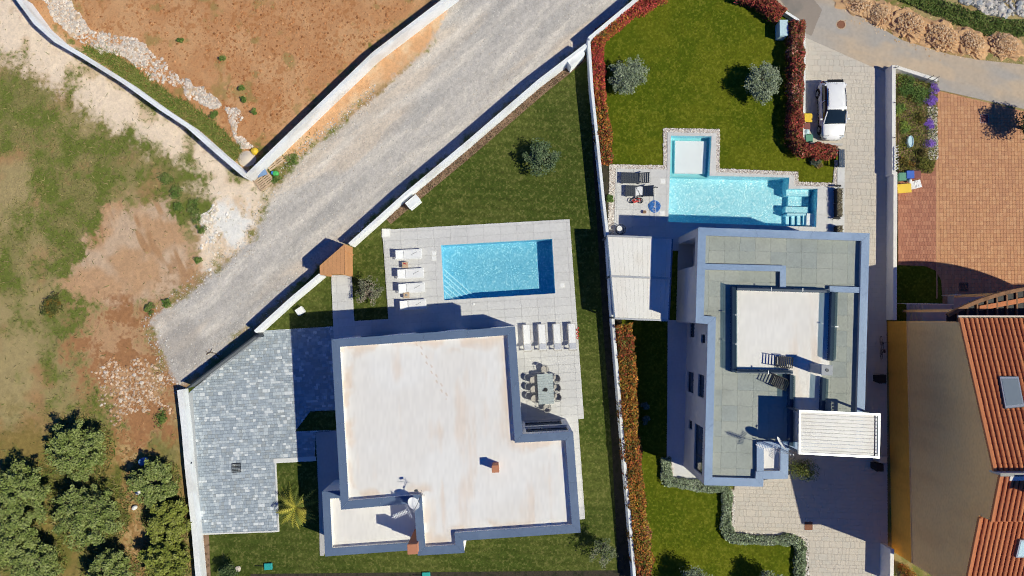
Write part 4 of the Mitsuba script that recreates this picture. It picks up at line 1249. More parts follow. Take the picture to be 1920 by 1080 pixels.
names = ['northernmost white sun lounger of the row left of the pool', 'second white sun lounger from the top, just below the side table, left of the pool',
         'third white sun lounger from the top, left of the pool steps', 'southernmost white sun lounger of the left row, touching the house shadow']
for nm, (px, py) in zip(names, ((766, 477), (769.5, 513), (771.5, 540), (774, 571.5))):
    lounger(nm, *W(px, py, 0.4), A1, 'white sun loungers left of the pool', w=0.70)
names = ['white sun lounger nearest the left villa wall in the row at the terrace edge', 'second white sun lounger from the villa wall', 'third white sun lounger from the villa wall', 'white sun lounger at the grass edge, farthest from the villa wall']
for nm, (px, py) in zip(names, ((988, 634), (1016.5, 633), (1044.5, 632.5), (1072.5, 632))):
    lounger(nm, *W(px, py, 0.4), math.pi / 2 + A1, 'white sun loungers above the dining table', up=0.12, frame='taupe', w=0.58, back='white_fabric', strap=False, head=0.55, tilt=0.75)


def side_table(label, px, py, rz, top='taupe', items=(), s=0.42):
    x, y = W(px, py, 0.4)
    t = thing('side_table', label, 'side table')
    put = local(t, (x, y, ZT), rz)
    put('top', obox(s, s, 0.03, (0, 0, 0.40), bev=0.006), top)
    for a in (-1, 1):
        for b in (-1, 1):
            put('leg', obox(0.04, 0.04, 0.385, (a * (s / 2 - 0.03), b * (s / 2 - 0.03), 0.19)), 'taupe')
    return x, y


x, y = side_table('small beige side table between the first two loungers left of the pool', 760, 497, A1, 'rock_tan')
one('cup', cat(tube((x + 0.07, y + 0.06, 0.535), (x + 0.07, y + 0.06, 0.63), 0.04, 0.045, 10), tube((x - 0.06, y + 0.1, 0.535), (x - 0.06, y + 0.1, 0.57), 0.05, 0.055, 10)), 'red', 'reddish cup on the upper side table by the pool', 'cup')
x, y = side_table('small beige side table between the last two loungers left of the pool', 762.5, 553.5, A1, 'rock_tan')
one('ashtray', cat(tube((x + 0.02, y, 0.535), (x + 0.02, y, 0.58), 0.07, 0.08, 12)), 'grey_fabric', 'round grey ashtray on the lower side table by the pool', 'ashtray')

# ------------------------------------------------------------------ dining set
x, y = W(1023, 729, 0.75)
TB = thing('dining_table', 'long pale grey slatted dining table on the terrace of the left villa', 'table')
put = local(TB, (x, y, ZT), A1)
n = 12
for i in range(n):
    put('top_slat', obox(1.10, 2.14 / n - 0.012, 0.03, (0, -1.07 + (i + 0.5) * 2.14 / n, 0.735), bev=0.005), 'table_top')
put('apron', cat([obox(0.05, 2.0, 0.07, (s * 0.48, 0, 0.68)) for s in (-1, 1)] + [obox(0.90, 0.05, 0.07, (0, s * 0.97, 0.68)) for s in (-1, 1)]), 'taupe')
for a in (-1, 1):
    for b in (-1, 1):
        put('leg', obox(0.07, 0.07, 0.65, (a * 0.48, b * 1.0, 0.325)), 'taupe')
one('bowl', cat(tube((x, y - 0.05, ZT + 0.752), (x, y - 0.05, ZT + 0.80), 0.07, 0.14, 14), obox(0.26, 0.07, 0.03, (x - 0.08, y - 0.08, ZT + 0.80), rz=0.4)), 'black', 'small black bowl in the middle of the dining table', 'bowl')


def chair(label, lx, ly, face):
    cx_, cy_ = x + math.cos(A1) * lx - math.sin(A1) * ly, y + math.sin(A1) * lx + math.cos(A1) * ly
    t = thing('dining_chair', label, 'chair', 'chairs round the terrace dining table')
    put = local(t, (cx_, cy_, ZT), A1 + face)
    seat = trimesh.creation.extrude_polygon(Polygon([(-0.22, -0.2), (0.22, -0.2), (0.24, 0.05)] + [(0.24 * math.cos(a), 0.05 + 0.2 * math.sin(a)) for a in np.linspace(0.3, math.pi - 0.3, 8)] + [(-0.24, 0.05)]), 0.04, engine='earcut')
    put('seat', rot(seat, at=(0, 0, 0.43)), 'taupe')
    arc = np.linspace(math.radians(-8), math.radians(188), 13)
    o = [(0.27 * math.cos(a), 0.03 + 0.25 * math.sin(a)) for a in arc]
    i_ = [(0.245 * math.cos(a), 0.03 + 0.225 * math.sin(a)) for a in arc]
    back = [k for k in range(len(arc)) if 2 <= k <= 10]
    put('backrest', prism([o[k] for k in back] + [i_[k] for k in back[::-1]], 0.50, 0.84), 'taupe')
    put('armrest', pipe([(0.27, -0.22, 0.62)] + [(px_ * 1.0, py_, 0.64 if k in (0, 1, 11, 12) else 0.70) for k, (px_, py_) in enumerate(o) if k in (0, 1)] + [(o[2][0], o[2][1], 0.84)], 0.016), 'dark_metal')
    put('armrest', pipe([(-0.27, -0.22, 0.62), (o[12][0], o[12][1], 0.64), (o[11][0], o[11][1], 0.70), (o[10][0], o[10][1], 0.84)], 0.016), 'dark_metal')
    for a, b in ((-0.24, -0.21), (0.24, -0.21), (-0.2, 0.2), (0.2, 0.2)):
        put('leg', tube((a, b, 0.0), (a * 0.95, b * 0.95, 0.62 if b < 0 else 0.44), 0.014, n=6), 'dark_metal')


for nm, ly in (('upper', 0.66), ('middle', 0.0), ('lower', -0.66)):
    chair(f'{nm} taupe chair on the villa side of the dining table', -0.80, ly, math.pi / 2)
    chair(f'{nm} taupe chair on the lawn side of the dining table', 0.82, ly, -math.pi / 2)
chair('taupe chair at the upper end of the dining table', 0.02, 1.36, 0)
chair('taupe chair at the lower end of the dining table', 0.02, -1.38, math.pi)

# ------------------------------------------------------------------ pool deck lids and lights
for px, py, s, nm in ((813.5, 475, 7, 'white square skimmer lid left of the pool, the upper of two'), (813.5, 484.5, 7, 'white square skimmer lid left of the pool, the lower of two'), (1054, 535, 7, 'white square lid on the terrace right of the left pool'),
                      (724, 437, 12, 'pale square lid at the upper left corner of the terrace'), (1242.5, 340, 8, 'white square lid left of the right pool, upper one'), (1241.5, 400, 8, 'white square lid left of the right pool, lower one')):
    x, y = W(px, py, 0.12)
    t = thing('skimmer_lid', nm, 'lid')
    add(t + '__lid', obox(s / 26, s / 26, 0.02, (x, y, 0.128), A1, bev=0.006), 'white_paint')
    add(t + '__rim', prism(Polygon([(x + a * s / 48, y + b * s / 48) for a, b in ((-1.25, -1.25), (1.25, -1.25), (1.25, 1.25), (-1.25, 1.25))]).difference(Point(x, y).buffer(0.09)), 0.11, 0.121), 'slab_edge')
x, y = W(888, 570, 0.12)
one('terrace_light', cat(tube((x, y, 0.1), (x, y, 0.16), 0.10, 0.06, 12)), 'white_paint', 'small round white fitting below the left pool', 'light')

# ------------------------------------------------------------------ entrance portal
PT = thing('entrance_portal', 'terracotta coloured entrance portal with wooden door in the roadside wall', 'portal')
top = P([(600, 498), (646, 458), (660, 470), (646, 516), (600, 516)], 2.55)
zp = 2.55
q = P([(599.5, 498), (646, 457.5), (646.5, 515), (600, 515)], zp)
add(PT + '__roof', prism(shp(q).buffer(-0.03, join_style=2), zp - 0.22, zp - 0.03), 'brown_wood')
xs_ = np.linspace(q[0][0], q[1][0], 7)
for i in range(6):
    for g in polys(shp(q).intersection(sbox(xs_[i] + 0.006, -100, xs_[i + 1] - 0.006, 100))):
        add(PT + '__roof__board', prism(g, zp - 0.029, zp + 0.003 * (i % 2)), 'corten')
a, b, c, d = map(np.array, q)
add(PT + '__side_wall', prism([tuple(b + (c - b) * 0.003 + np.array([-0.20, 0])), tuple(b + (c - b) * 0.003), tuple(c), tuple(c + np.array([-0.20, 0]))], 0, zp - 0.223), 'corten')
add(PT + '__side_wall', prism([tuple(a), tuple(a + np.array([0.2, 0.13])), tuple(d + np.array([0.2, 0])), tuple(d)], 0, zp - 0.223), 'corten')
e = (b - a) / np.linalg.norm(b - a)
for i in range(7):
    s0, s1 = 0.35 + i * 0.24, 0.35 + i * 0.24 + 0.225
    p0, p1_ = a + e * s0 + np.array([0.25, -0.35]), a + e * s1 + np.array([0.25, -0.35])
    add(PT + '__door_plank', prism(line_poly([tuple(p0), tuple(p1_)], 0.06), 0.03, zp - 0.26), 'corten')

# ------------------------------------------------------------------ sliding gate
GT = thing('sliding_gate', 'dark grey slatted sliding gate closing the grey block driveway', 'gate')
ga, gb = map(np.array, P([(352, 727), (484, 626)], 1.2))
e = (gb - ga) / np.linalg.norm(gb - ga)
Lg = np.linalg.norm(gb - ga)
ang = math.atan2(e[1], e[0])
for i in range(8):
    z = 0.17 + i * 0.145
    c = (ga + gb) / 2
    add(GT + '__slat', obox(Lg, 0.05, 0.115, (*c, z), ang), 'gate_metal')
for t in np.linspace(0, 1, 5):
    c = ga + (gb - ga) * t
    nrm = np.array([-e[1], e[0]]) * 0.055
    add(GT + '__post', obox(0.07, 0.05, 1.25, (*(c + nrm), 0.63), ang), 'dark_metal')
add(GT + '__top_rail', obox(Lg + 0.1, 0.09, 0.06, (*((ga + gb) / 2), 1.285), ang), 'dark_metal')
add(GT + '__rail', obox(Lg, 0.04, 0.03, (*((ga + gb) / 2 - np.array([-e[1], e[0]]) * 0.1), 0.1), ang), 'steel')
x, y = W(482, 630, 1.3)
t = thing('gate_motor', 'dark gate post with small lamp at the end of the sliding gate', 'gate post')
add(t + '__post', obox(0.16, 0.16, 1.4, (x, y, 0.7), ang, bev=0.02), 'dark_metal')
add(t + '__lamp', obox(0.22, 0.12, 0.12, (x + 0.12, y + 0.05, 1.35), ang, bev=0.02), 'dark_metal')
for py, px in ((868, 358), (950, 366)):
    x, y = W(px, py, 0.7)
    one('wall_light', obox(0.10, 0.14, 0.20, (x - 0.0, y, 0.72), bev=0.02), 'dark_metal', f'small dark light fitting on the driveway wall, the {"upper" if py < 900 else "lower"} one', 'light')

# ------------------------------------------------------------------ cabinets, lids, drains
def cabinet(name, label, px, py, sx, sy, h, rz, m='white_paint', z0=0.02, cat_='cabinet', door=True):
    x, y = W(px, py, z0 + h)
    t = thing(name, label, cat_)
    add(t + '__body', obox(sx, sy, h - 0.04, (x, y, z0 + (h - 0.04) / 2), rz), m)
    add(t + '__lid', obox(sx + 0.06, sy + 0.06, 0.04, (x, y, z0 + h - 0.018), rz, bev=0.01), m)
    if door:
        d = np.array([math.cos(rz), math.sin(rz)])
        nn_ = np.array([d[1], -d[0]])
        c = np.array([x, y]) + nn_ * (sy / 2 + 0.012)
        add(t + '__door', obox(sx * 0.9, 0.02, h * 0.75, (*c, z0 + h * 0.47), rz, bev=0.005), m)
    return t


AW = math.atan2(80, 95)
cabinet('utility_cabinet', 'white cabinet standing against the roadside wall above the left pool', 774, 378, 0.95, 0.5, 1.1, AW, 'white_wall')
cabinet('utility_box', 'small tilted white box on the lawn corner beside the villa shadow', 562, 583, 0.50, 0.42, 0.45, math.radians(35), 'white_paint', cat_='box')
cabinet('utility_cabinet', 'pale blue grey cabinet in the corner of the red hedge at the top', 1470, 52, 0.55, 1.1, 0.95, 0.0, 'pale_blue')


def flat_lid(name, label, px, py, s, m, z, rz=0.0, rim='slab_edge', grate=False):
    x, y = W(px, py, z)
    t = thing(name, label, 'drain' if grate else 'manhole cover')
    if grate:
        for i in range(7):
            add(t + '__bar', obox(s * 0.9, s / 7 * 0.55, 0.03, (x, y + (i - 3) * s / 7, z - 0.004), rz), m)
        add(t + '__frame', prism(affinity.rotate(sbox(x - s / 2, y - s / 2, x + s / 2, y + s / 2).difference(sbox(x - s * .45, y - s * .45, x + s * .45, y + s * .45)), math.degrees(rz)), z - 0.05, z + 0.012), 'dark_metal')
        add(t + '__pit', obox(s * 0.9, s * 0.9, 0.02, (x, y, z - 0.03), rz), 'black')
    else:
        add(t + '__plate', obox(s * 0.94, s * 0.94, 0.03, (x, y, z), rz, bev=0.006), m)
        add(t + '__frame', prism(affinity.rotate(sbox(x - s / 2, y - s / 2, x + s / 2, y + s / 2).difference(sbox(x - s * .48, y - s * .48, x + s * .48, y + s * .48)), math.degrees(rz)), z - 0.03, z + 0.012), rim)


flat_lid('drain_grate', 'square black drain grate in the grey block driveway', 443, 877, 0.68, 'black', 0.095, A1, grate=True)
flat_lid('drain_grate', 'square dark drain cover in the shaded part of the brick courtyard', 1807, 538, 0.62, 'black', 0.085, grate=True)
flat_lid('manhole_cover', 'square brown manhole cover in the cream paving below the right villa', 1516, 986, 0.62, 'rust_lid', 0.095)
flat_lid('manhole_cover', 'square brown manhole cover in the sunny brick courtyard', 1846, 223, 0.60, 'maroon', 0.085)
x, y = W(1577, 46, 0.04)
t = thing('manhole_cover', 'round brown manhole cover in the concrete lane', 'manhole cover')
add(t + '__plate', tube((x, y, 0.02), (x, y, 0.052), 0.30, 0.29, 24), 'rust_lid')
add(t + '__frame', prism(Point(x, y).buffer(0.36).difference(Point(x, y).buffer(0.305)), 0.0, 0.05), 'rock_tan')

# ------------------------------------------------------------------ aerials
AN = thing('satellite_dish', 'white satellite dish on a mast where the two roofs of the left villa meet', 'satellite dish')


def dish(x, y, z0, zd, aim, tiltd, r):
    add(AN + '__mast', tube((x, y, z0), (x, y, zd + 0.9), 0.03, n=8), 'steel')
    th = np.linspace(0, 1, 6)
    a = np.arange(24) * 2 * math.pi / 24
    v = np.array([[t * r * math.cos(q), t * r * 1.12 * math.sin(q), 0.16 * r * t * t] for t in th[1:] for q in a] + [[0, 0, 0]])
    f = []
    for i in range(4):
        for j in range(24):
            k = (j + 1) % 24
            f += [[i * 24 + j, i * 24 + k, (i + 1) * 24 + k], [i * 24 + j, (i + 1) * 24 + k, (i + 1) * 24 + j]]
    f += [[len(v) - 1, j, (j + 1) % 24][::-1] for j in range(24)]
    d = trimesh.Trimesh(v, f, process=False)
    d2 = trimesh.Trimesh(v - [0, 0, 0.02], np.array(f)[:, ::-1], process=False)
    d = rot(cat(d, d2), rz=aim, ry=0)
    ax = [-math.sin(aim + math.pi / 2), math.cos(aim + math.pi / 2), 0]
    return d


x, y = W(781, 948, 5.86)
zd = 6.6
nrm = np.array([0.58, 0.62, 0.53])
nrm = nrm / np.linalg.norm(nrm)
th = np.linspace(0, 1, 7)[1:]
a = np.arange(26) * 2 * math.pi / 26
r = 0.42
vv = np.array([[0, 0, 0]] + [[t * r * math.cos(q), t * r * math.sin(q), 0.2 * r * t * t] for t in th for q in a])
ff_ = [[0, 1 + j, 1 + (j + 1) % 26] for j in range(26)] + [g for i in range(5) for j in range(26) for g in ([1 + i * 26 + j, 1 + (i + 1) * 26 + j, 1 + (i + 1) * 26 + (j + 1) % 26], [1 + i * 26 + j, 1 + (i + 1) * 26 + (j + 1) % 26, 1 + i * 26 + (j + 1) % 26])]
D = trimesh.geometry.align_vectors([0, 0, 1], nrm)
dx, dy = W(774, 946, zd + 0.1)
disc = trimesh.Trimesh(vv, ff_, process=False)
disc.apply_transform(D)
disc.apply_translation([dx, dy, zd])
add(AN + '__mast', tube((x, y, 5.84), (x, y, 7.2), 0.03, n=8), 'steel')
add(AN + '__bracket', tube((x, y, zd - 0.05), (dx, dy, zd - 0.05), 0.03, n=6), 'dark_metal')
add(AN + '__dish', disc, 'white_paint', smooth=True)
f0 = np.array([dx, dy, zd]) + nrm * 0.62
add(AN + '__feed_arm', cat(tube(np.array([dx, dy, zd]) + np.array([0.15, -0.2, -0.2]), f0, 0.014, n=6), tube(f0 - nrm * 0.06, f0 + nrm * 0.06, 0.045, n=8)), 'white_paint')


def yagi(name, label, x, y, z, ang, mast=None):
    t = thing(name, label, 'aerial')
    d = np.array([math.cos(ang), math.sin(ang), 0])
    s = np.array([-d[1], d[0], 0])
    c = np.array([x, y, z])
    add(t + '__boom', tube(c, c + d * 1.05, 0.026, n=6), 'white_paint')
    add(t + '__elements', cat([tube(c + d * (0.08 + i * 0.1) - s * 0.14 + [0, 0, 0.02], c + d * (0.08 + i * 0.1) + s * 0.14 + [0, 0, 0.02], 0.022, n=5) for i in range(9)]), 'white_paint')
    grid_ = [tube(c - d * 0.05 + s * k - [0, 0, 0.25], c - d * 0.16 + s * k * 1.2 + [0, 0, 0.3], 0.020, n=5) for k in np.linspace(-0.36, 0.36, 9)]
    add(t + '__reflector', cat(grid_ + [tube(c - s * 0.4, c + s * 0.4, 0.014, n=5)]), 'white_paint')
    if mast is not None:
        add(t + '__mast', cat(tube((mast[0], mast[1], mast[2]), (mast[0], mast[1], z + 0.1), 0.022, n=6), tube((mast[0], mast[1], z), tuple(c), 0.015, n=5)), 'steel')


x2, y2 = W(764, 958, 6.9)
yagi('yagi_aerial', 'pale comb shaped aerial below the satellite dish on the left villa', x2, y2, 6.9, math.radians(203), (x + 0.03, y - 0.06, 5.84))
t = thing('vhf_aerial', 'thin dark aerial above the satellite dish on the left villa', 'aerial')
mx, my = W(783, 929, 7.0)
add(t + '__boom', pipe([(x + 0.03, y + 0.05, 5.84), (x + 0.03, y + 0.05, 6.95), (mx + 0.3, my + 0.12, 7.0)], 0.018), 'dark_metal')
add(t + '__elements', cat([tube((mx - 0.35, my + 0.1, 7.01), (mx + 0.45, my + 0.02, 7.01), 0.014, n=5), tube((mx + 0.1, my - 0.25, 7.03), (mx + 0.25, my + 0.35, 7.03), 0.012, n=5), obox(0.2, 0.12, 0.1, (mx - 0.1, my + 0.3, 6.98), 0.3), tube((mx - 0.1, my + 0.3, 6.98), (mx + 0.3, my + 0.12, 7.0), 0.012, n=5)]), 'dark_metal')
# right villa aerials
t = thing('satellite_dish', 'satellite dish and mast on the small roof block beside the white louvred pergola', 'satellite dish')
x, y = W(1466, 842, 5.7)
nrm = np.array([0.62, 0.50, 0.35])
nrm = nrm / np.linalg.norm(nrm)
disc = trimesh.Trimesh(vv * 1.05, ff_, process=False)
disc.apply_transform(trimesh.geometry.align_vectors([0, 0, 1], nrm))
dx, dy = W(1463, 832, 6.9)
disc.apply_translation([dx, dy, 6.9])
add(t + '__mast', tube((x, y, 5.4), (x, y, 7.6), 0.03, n=8), 'steel')
add(t + '__dish', disc, 'white_paint', smooth=True)
f0 = np.array([dx, dy, 6.9]) + nrm * 0.62
add(t + '__feed_arm', cat(tube((dx, dy, 6.6), f0, 0.015, n=6), tube(f0 - nrm * 0.06, f0 + nrm * 0.06, 0.05, n=8)), 'dark_metal')
x2, y2 = W(1450, 846, 7.4)
yagi('yagi_aerial', 'comb shaped aerial with reflector on the right villa', x2, y2, 7.1, math.radians(160), (x - 0.02, y - 0.08, 5.4))

# ------------------------------------------------------------------ roof terrace furniture of the right villa
def deck_chair(label, px, py, rz, z0, slats=11, L=1.35, w=0.66):
    x, y = W(px, py, z0 + 0.3)
    t = thing('deck_chair', label, 'deck chair', 'dark slatted chairs on the roof deck')
    put = local(t, (x, y, z0), rz)
    for i in range(slats):
        u = -L / 2 + (i + 0.5) * L / slats
        z = 0.36 if u > -0.15 else 0.36 + (-0.15 - u) * 0.75
        put('slat', obox(L / slats * 0.55, w, 0.025, (u, 0, z), ry=0 if u > -0.15 else 0.64), 'black')
    for s in (-1, 1):
        put('frame', cat(obox(0.85, 0.04, 0.05, (0.24, s * w / 2, 0.33)), obox(0.68, 0.04, 0.05, (-0.41, s * w / 2, 0.53), ry=0.64), obox(0.04, 0.04, 0.33, (0.55, s * w / 2, 0.165)), obox(0.04, 0.04, 0.33, (-0.1, s * w / 2, 0.165))), 'black')
        put('armrest', obox(0.6, 0.06, 0.03, (0.1, s * (w / 2 + 0.02), 0.55)), 'black')


deck_chair('black slatted chair on the pale sun deck by its lower railing', 1467, 679, math.radians(-4), ZR2 + 0.03)
deck_chair('black slatted chair turned askew outside the sun deck railing', 1459, 716, math.radians(-24), ZR2)

# ------------------------------------------------------------------ right terrace things
def slat_lounger(label, px, py, rz, m, towel=False):
    x, y = W(px, py, 0.4)
    t = thing('sun_lounger', label, 'sun lounger')
    put = local(t, (x, y, ZT), rz)
    n = 16
    for i in range(n):
        u = -0.98 + (i + 0.5) * 1.96 / n
        z = 0.32 + (max(0, u - 0.2) * 0.55)
        put('slat', obox(0.10, 0.66, 0.03, (u, 0, z), ry=-0.5 if u > 0.2 else 0), m)
    for s in (-1, 1):
        put('frame', cat(obox(1.2, 0.05, 0.06, (-0.38, s * 0.36, 0.30)), obox(0.9, 0.05, 0.06, (0.6, s * 0.36, 0.49), ry=-0.5)), 'dark_metal')
        for q in (-0.85, 0.3):
            put('leg', obox(0.05, 0.05, 0.28, (q, s * 0.36, 0.14)), 'dark_metal')
    return x, y


slat_lounger('dark grey slatted sun lounger at the hedge end of the right pool terrace', 1190, 334, A2, 'dark_metal')
x, y = slat_lounger('dark sun lounger under a white towel left of the right pool', 1198, 358.5, A2, 'dark_metal')
tw = []
nx_, ny_ = 14, 8
for j in range(ny_):
    for i in range(nx_):
        u, v = -0.35 + i / (nx_ - 1) * 1.2, -0.38 + j / (ny_ - 1) * 0.76
        zz = 0.345 + max(0, u - 0.2) * 0.55 + 0.012 * math.sin(u * 9 + v * 5) + (-0.04 if j in (0, ny_ - 1) else 0)
        tw.append((x + u + 0.1, y + v, ZT + zz))
tf = [g for j in range(ny_ - 1) for i in range(nx_ - 1) for g in ([j * nx_ + i, j * nx_ + i + 1, (j + 1) * nx_ + i + 1], [j * nx_ + i, (j + 1) * nx_ + i + 1, (j + 1) * nx_ + i])]
one('towel', trimesh.Trimesh(np.array(tw), tf, process=False), 'white_fabric', 'white towel spread over the dark lounger left of the right pool', 'towel', smooth=True)
x, y = W(1220.5, 359, 0.4)
t = thing('side_table', 'narrow dark side table with grey top beside the towel', 'side table')
add(t + '__top', obox(0.20, 0.55, 0.03, (x, y, ZT + 0.40), bev=0.005), 'taupe')
add(t + '__frame', cat(obox(0.32, 0.66, 0.03, (x, y, ZT + 0.36)), *[obox(0.04, 0.04, 0.35, (x + a * 0.13, y + b * 0.3, ZT + 0.175)) for a in (-1, 1) for b in (-1, 1)]), 'black')
x, y = W(1227.5, 387, 0.2)
coil = []
for i in range(5):
    ang_ = np.linspace(0, 2 * math.pi, 19)
    rr = 0.42 - i * 0.075
    coil.append(pipe([(x + (rr + 0.02 * math.sin(3 * q + i)) * math.cos(q), y + (rr + 0.02 * math.cos(4 * q + i)) * math.sin(q), ZT + 0.03 + 0.03 * (i % 2)) for q in ang_], 0.024, 6))
one('pool_hose', cat(coil), 'hose_blue', 'coil of blue pool hose lying left of the right pool', 'hose')
t = thing('pool_brush', 'long white pole with brush lying across the blue hose', 'pool brush')
(ax, ay), (bx, by) = P([(1228.5, 351), (1229.5, 415)], 0.3)
add(t + '__pole', tube((ax, ay, ZT + 0.13), (bx, by, ZT + 0.09), 0.017, n=7), 'white_paint')
add(t + '__brush', obox(0.45, 0.06, 0.05, (ax, ay, ZT + 0.12), bev=0.01), 'dark_metal')
t = thing('toy_bicycle', 'small red and black toy bicycle lying below the towel lounger', 'toy bicycle')
x, y = W(1193, 377, 0.2)


def ring_tube(c, r, n_, th_):
    u = np.cross(n_, [0.3, 0.5, 0.81]); u /= np.linalg.norm(u)
    v = np.cross(n_, u)
    return pipe([tuple(np.array(c) + r * (math.cos(q) * u + math.sin(q) * v)) for q in np.linspace(0, 2 * math.pi, 15)], th_, 6)


nz = np.array([0.2, -0.35, 0.91])
for dx in (-0.33, 0.3):
    add(t + '__wheel', ring_tube((x + dx, y + 0.02, ZT + 0.13), 0.17, nz / np.linalg.norm(nz), 0.03), 'black')
add(t + '__frame', cat(pipe([(x - 0.33, y, ZT + 0.15), (x - 0.05, y + 0.17, ZT + 0.2), (x + 0.22, y + 0.15, ZT + 0.22), (x + 0.3, y + 0.02, ZT + 0.16), (x, y - 0.05, ZT + 0.16), (x - 0.33, y, ZT + 0.15)], 0.03), obox(0.3, 0.14, 0.08, (x - 0.08, y - 0.06, ZT + 0.2), 0.3)), 'red')
add(t + '__saddle', obox(0.22, 0.12, 0.07, (x + 0.02, y + 0.2, ZT + 0.24), 0.5, bev=0.02), 'black')
add(t + '__handlebar', pipe([(x + 0.25, y - 0.1, ZT + 0.25), (x + 0.32, y + 0.12, ZT + 0.28), (x + 0.2, y + 0.3, ZT + 0.25)], 0.02), 'black')
x, y = W(1208, 398, 0.15)
t = thing('flower_pot', 'small terracotta pot on the right pool terrace', 'pot')
add(t + '__pot', tube((x, y, ZT), (x, y, ZT + 0.2), 0.08, 0.12, 14), 'chimney_clay')
add(t + '__soil', tube((x, y, ZT + 0.195), (x, y, ZT + 0.204), 0.10, 0.10, 14), 'mulch')
t = thing('garden_bin', 'dark wire basket in the shadow by the end of the white garden wall', 'basket')
x, y = W(1163, 431, 0.4)
add(t + '__rim', cat(ring_tube((x, y, ZT + 0.55), 0.36, np.array([0, 0, 1.0]), 0.02), ring_tube((x, y, ZT + 0.03), 0.28, np.array([0, 0, 1.0]), 0.02)), 'black')
add(t + '__wires', cat([tube((x + 0.28 * math.cos(q), y + 0.28 * math.sin(q), ZT + 0.02), (x + 0.36 * math.cos(q), y + 0.36 * math.sin(q), ZT + 0.55), 0.01, n=5) for q in np.linspace(0, 6.28, 18)[:-1]]), 'black')
add(t + '__bag', tube((x - 0.08, y + 0.08, ZT + 0.1), (x - 0.08, y + 0.08, ZT + 0.45), 0.16, 0.2, 10), 'white_fabric')


def planter(label, px0, py0, px1, py1, h, seed, plant=True, m='black'):
    (ax, ay), (bx, by) = P([(px0, py0), (px1, py1)], h)
    sx, sy = abs(bx - ax), abs(by - ay)
    cx_, cy_ = (ax + bx) / 2, (ay + by) / 2
    t = thing('planter', label, 'planter')
    add(t + '__box', prism(sbox(cx_ - sx / 2, cy_ - sy / 2, cx_ + sx / 2, cy_ + sy / 2).difference(sbox(cx_ - sx / 2 + 0.03, cy_ - sy / 2 + 0.03, cx_ + sx / 2 - 0.03, cy_ + sy / 2 - 0.03)), 0.06, h), m)
    add(t + '__soil', obox(sx - 0.06, sy - 0.06, 0.05, (cx_, cy_, h - 0.08)), 'mulch')
    if plant:
        rng = np.random.default_rng(seed)
        p_ = np.c_[rng.uniform(cx_ - sx / 2, cx_ + sx / 2, 700), rng.uniform(cy_ - sy / 2, cy_ + sy / 2, 700), rng.uniform(h - 0.08, h + 0.22, 700)]
        add(t + '__plants', leaf_mesh(p_, 0.08, rng, 0.4), 'foliage', color=leaf_colors(700, [(0.30, 0.26, 0.17), (0.50, 0.44, 0.31), (0.10, 0.09, 0.05)], rng))


planter('dark planter with dry plants right of the pool steps, upper of two', 1569, 353, 1579, 379, 0.62, 1)
planter('dark planter with dry plants right of the pool steps, lower of two', 1569, 380.5, 1579, 406, 0.62, 2)
planter('short dark planter half hidden by the right villa roof edge', 1569, 423, 1579, 440, 0.62, 3)
x, y = W(1577, 297, 0.5)
t = thing('garden_bench', 'dark navy garden bench at the driveway end of the red hedge', 'bench')
put = local(t, (x, y, 0.1), math.pi / 2)
for i in range(4):
    put('seat_slat', obox(1.3, 0.10, 0.03, (0, -0.2 + i * 0.115, 0.42), bev=0.006), 'navy_metal')
for i in range(3):
    put('back_slat', obox(1.3, 0.025, 0.10, (0, 0.27 + i * 0.03, 0.55 + i * 0.125), bev=0.006), 'navy_metal')
for s in (-1, 1):
    put('leg', cat(obox(0.05, 0.05, 0.41, (s * 0.55, -0.2, 0.2)), obox(0.05, 0.05, 0.85, (s * 0.55, 0.235, 0.42), rx=-0.1)), 'black')
for px, py, nm in ((1569, 349, 'upper'), (1567.5, 409.5, 'lower')):
    x, y = W(px, py, 0.3)
    t = thing('trough_handle', f'small black folding stool at the {nm} end of the dark planters', 'stool')
    add(t + '__seat', obox(0.5, 0.14, 0.03, (x, y, ZT + 0.34), 0.0, bev=0.006), 'black')
    for a in (-1, 1):
        add(t + '__leg', cat(tube((x + a * 0.2, y - 0.1, ZT), (x + a * 0.2, y + 0.06, ZT + 0.33), 0.015, n=5), tube((x + a * 0.2, y + 0.1, ZT), (x + a * 0.2, y - 0.06, ZT + 0.33), 0.015, n=5)), 'black')


# ------------------------------------------------------------------ bins and boxes
def bin_(name, label, px, py, sx, sy, h, m, z0=0.09, rz=0.0, lidm=None, cat_='bin'):
    x, y = W(px, py, z0 + h)
    t = thing(name, label, cat_)
    hull = trimesh.convex.convex_hull(np.array([[a * sx / 2 * s, b * sy / 2 * s, z] for z, s in ((0, 0.82), (h - 0.06, 1.0)) for a in (-1, 1) for b in (-1, 1)]))
    add(t + '__tub', rot(hull, rz, at=(x, y, z0)), m)
    add(t + '__lid', rot(obox(sx + 0.05, sy + 0.05, 0.06, bev=0.02), rz, at=(x, y, z0 + h - 0.028)), lidm or m)
    add(t + '__handle', rot(tube((-sx * 0.3, sy / 2 + 0.05, h - 0.05), (sx * 0.3, sy / 2 + 0.05, h - 0.05), 0.018, n=6), rz, at=(x, y, z0)), 'black')


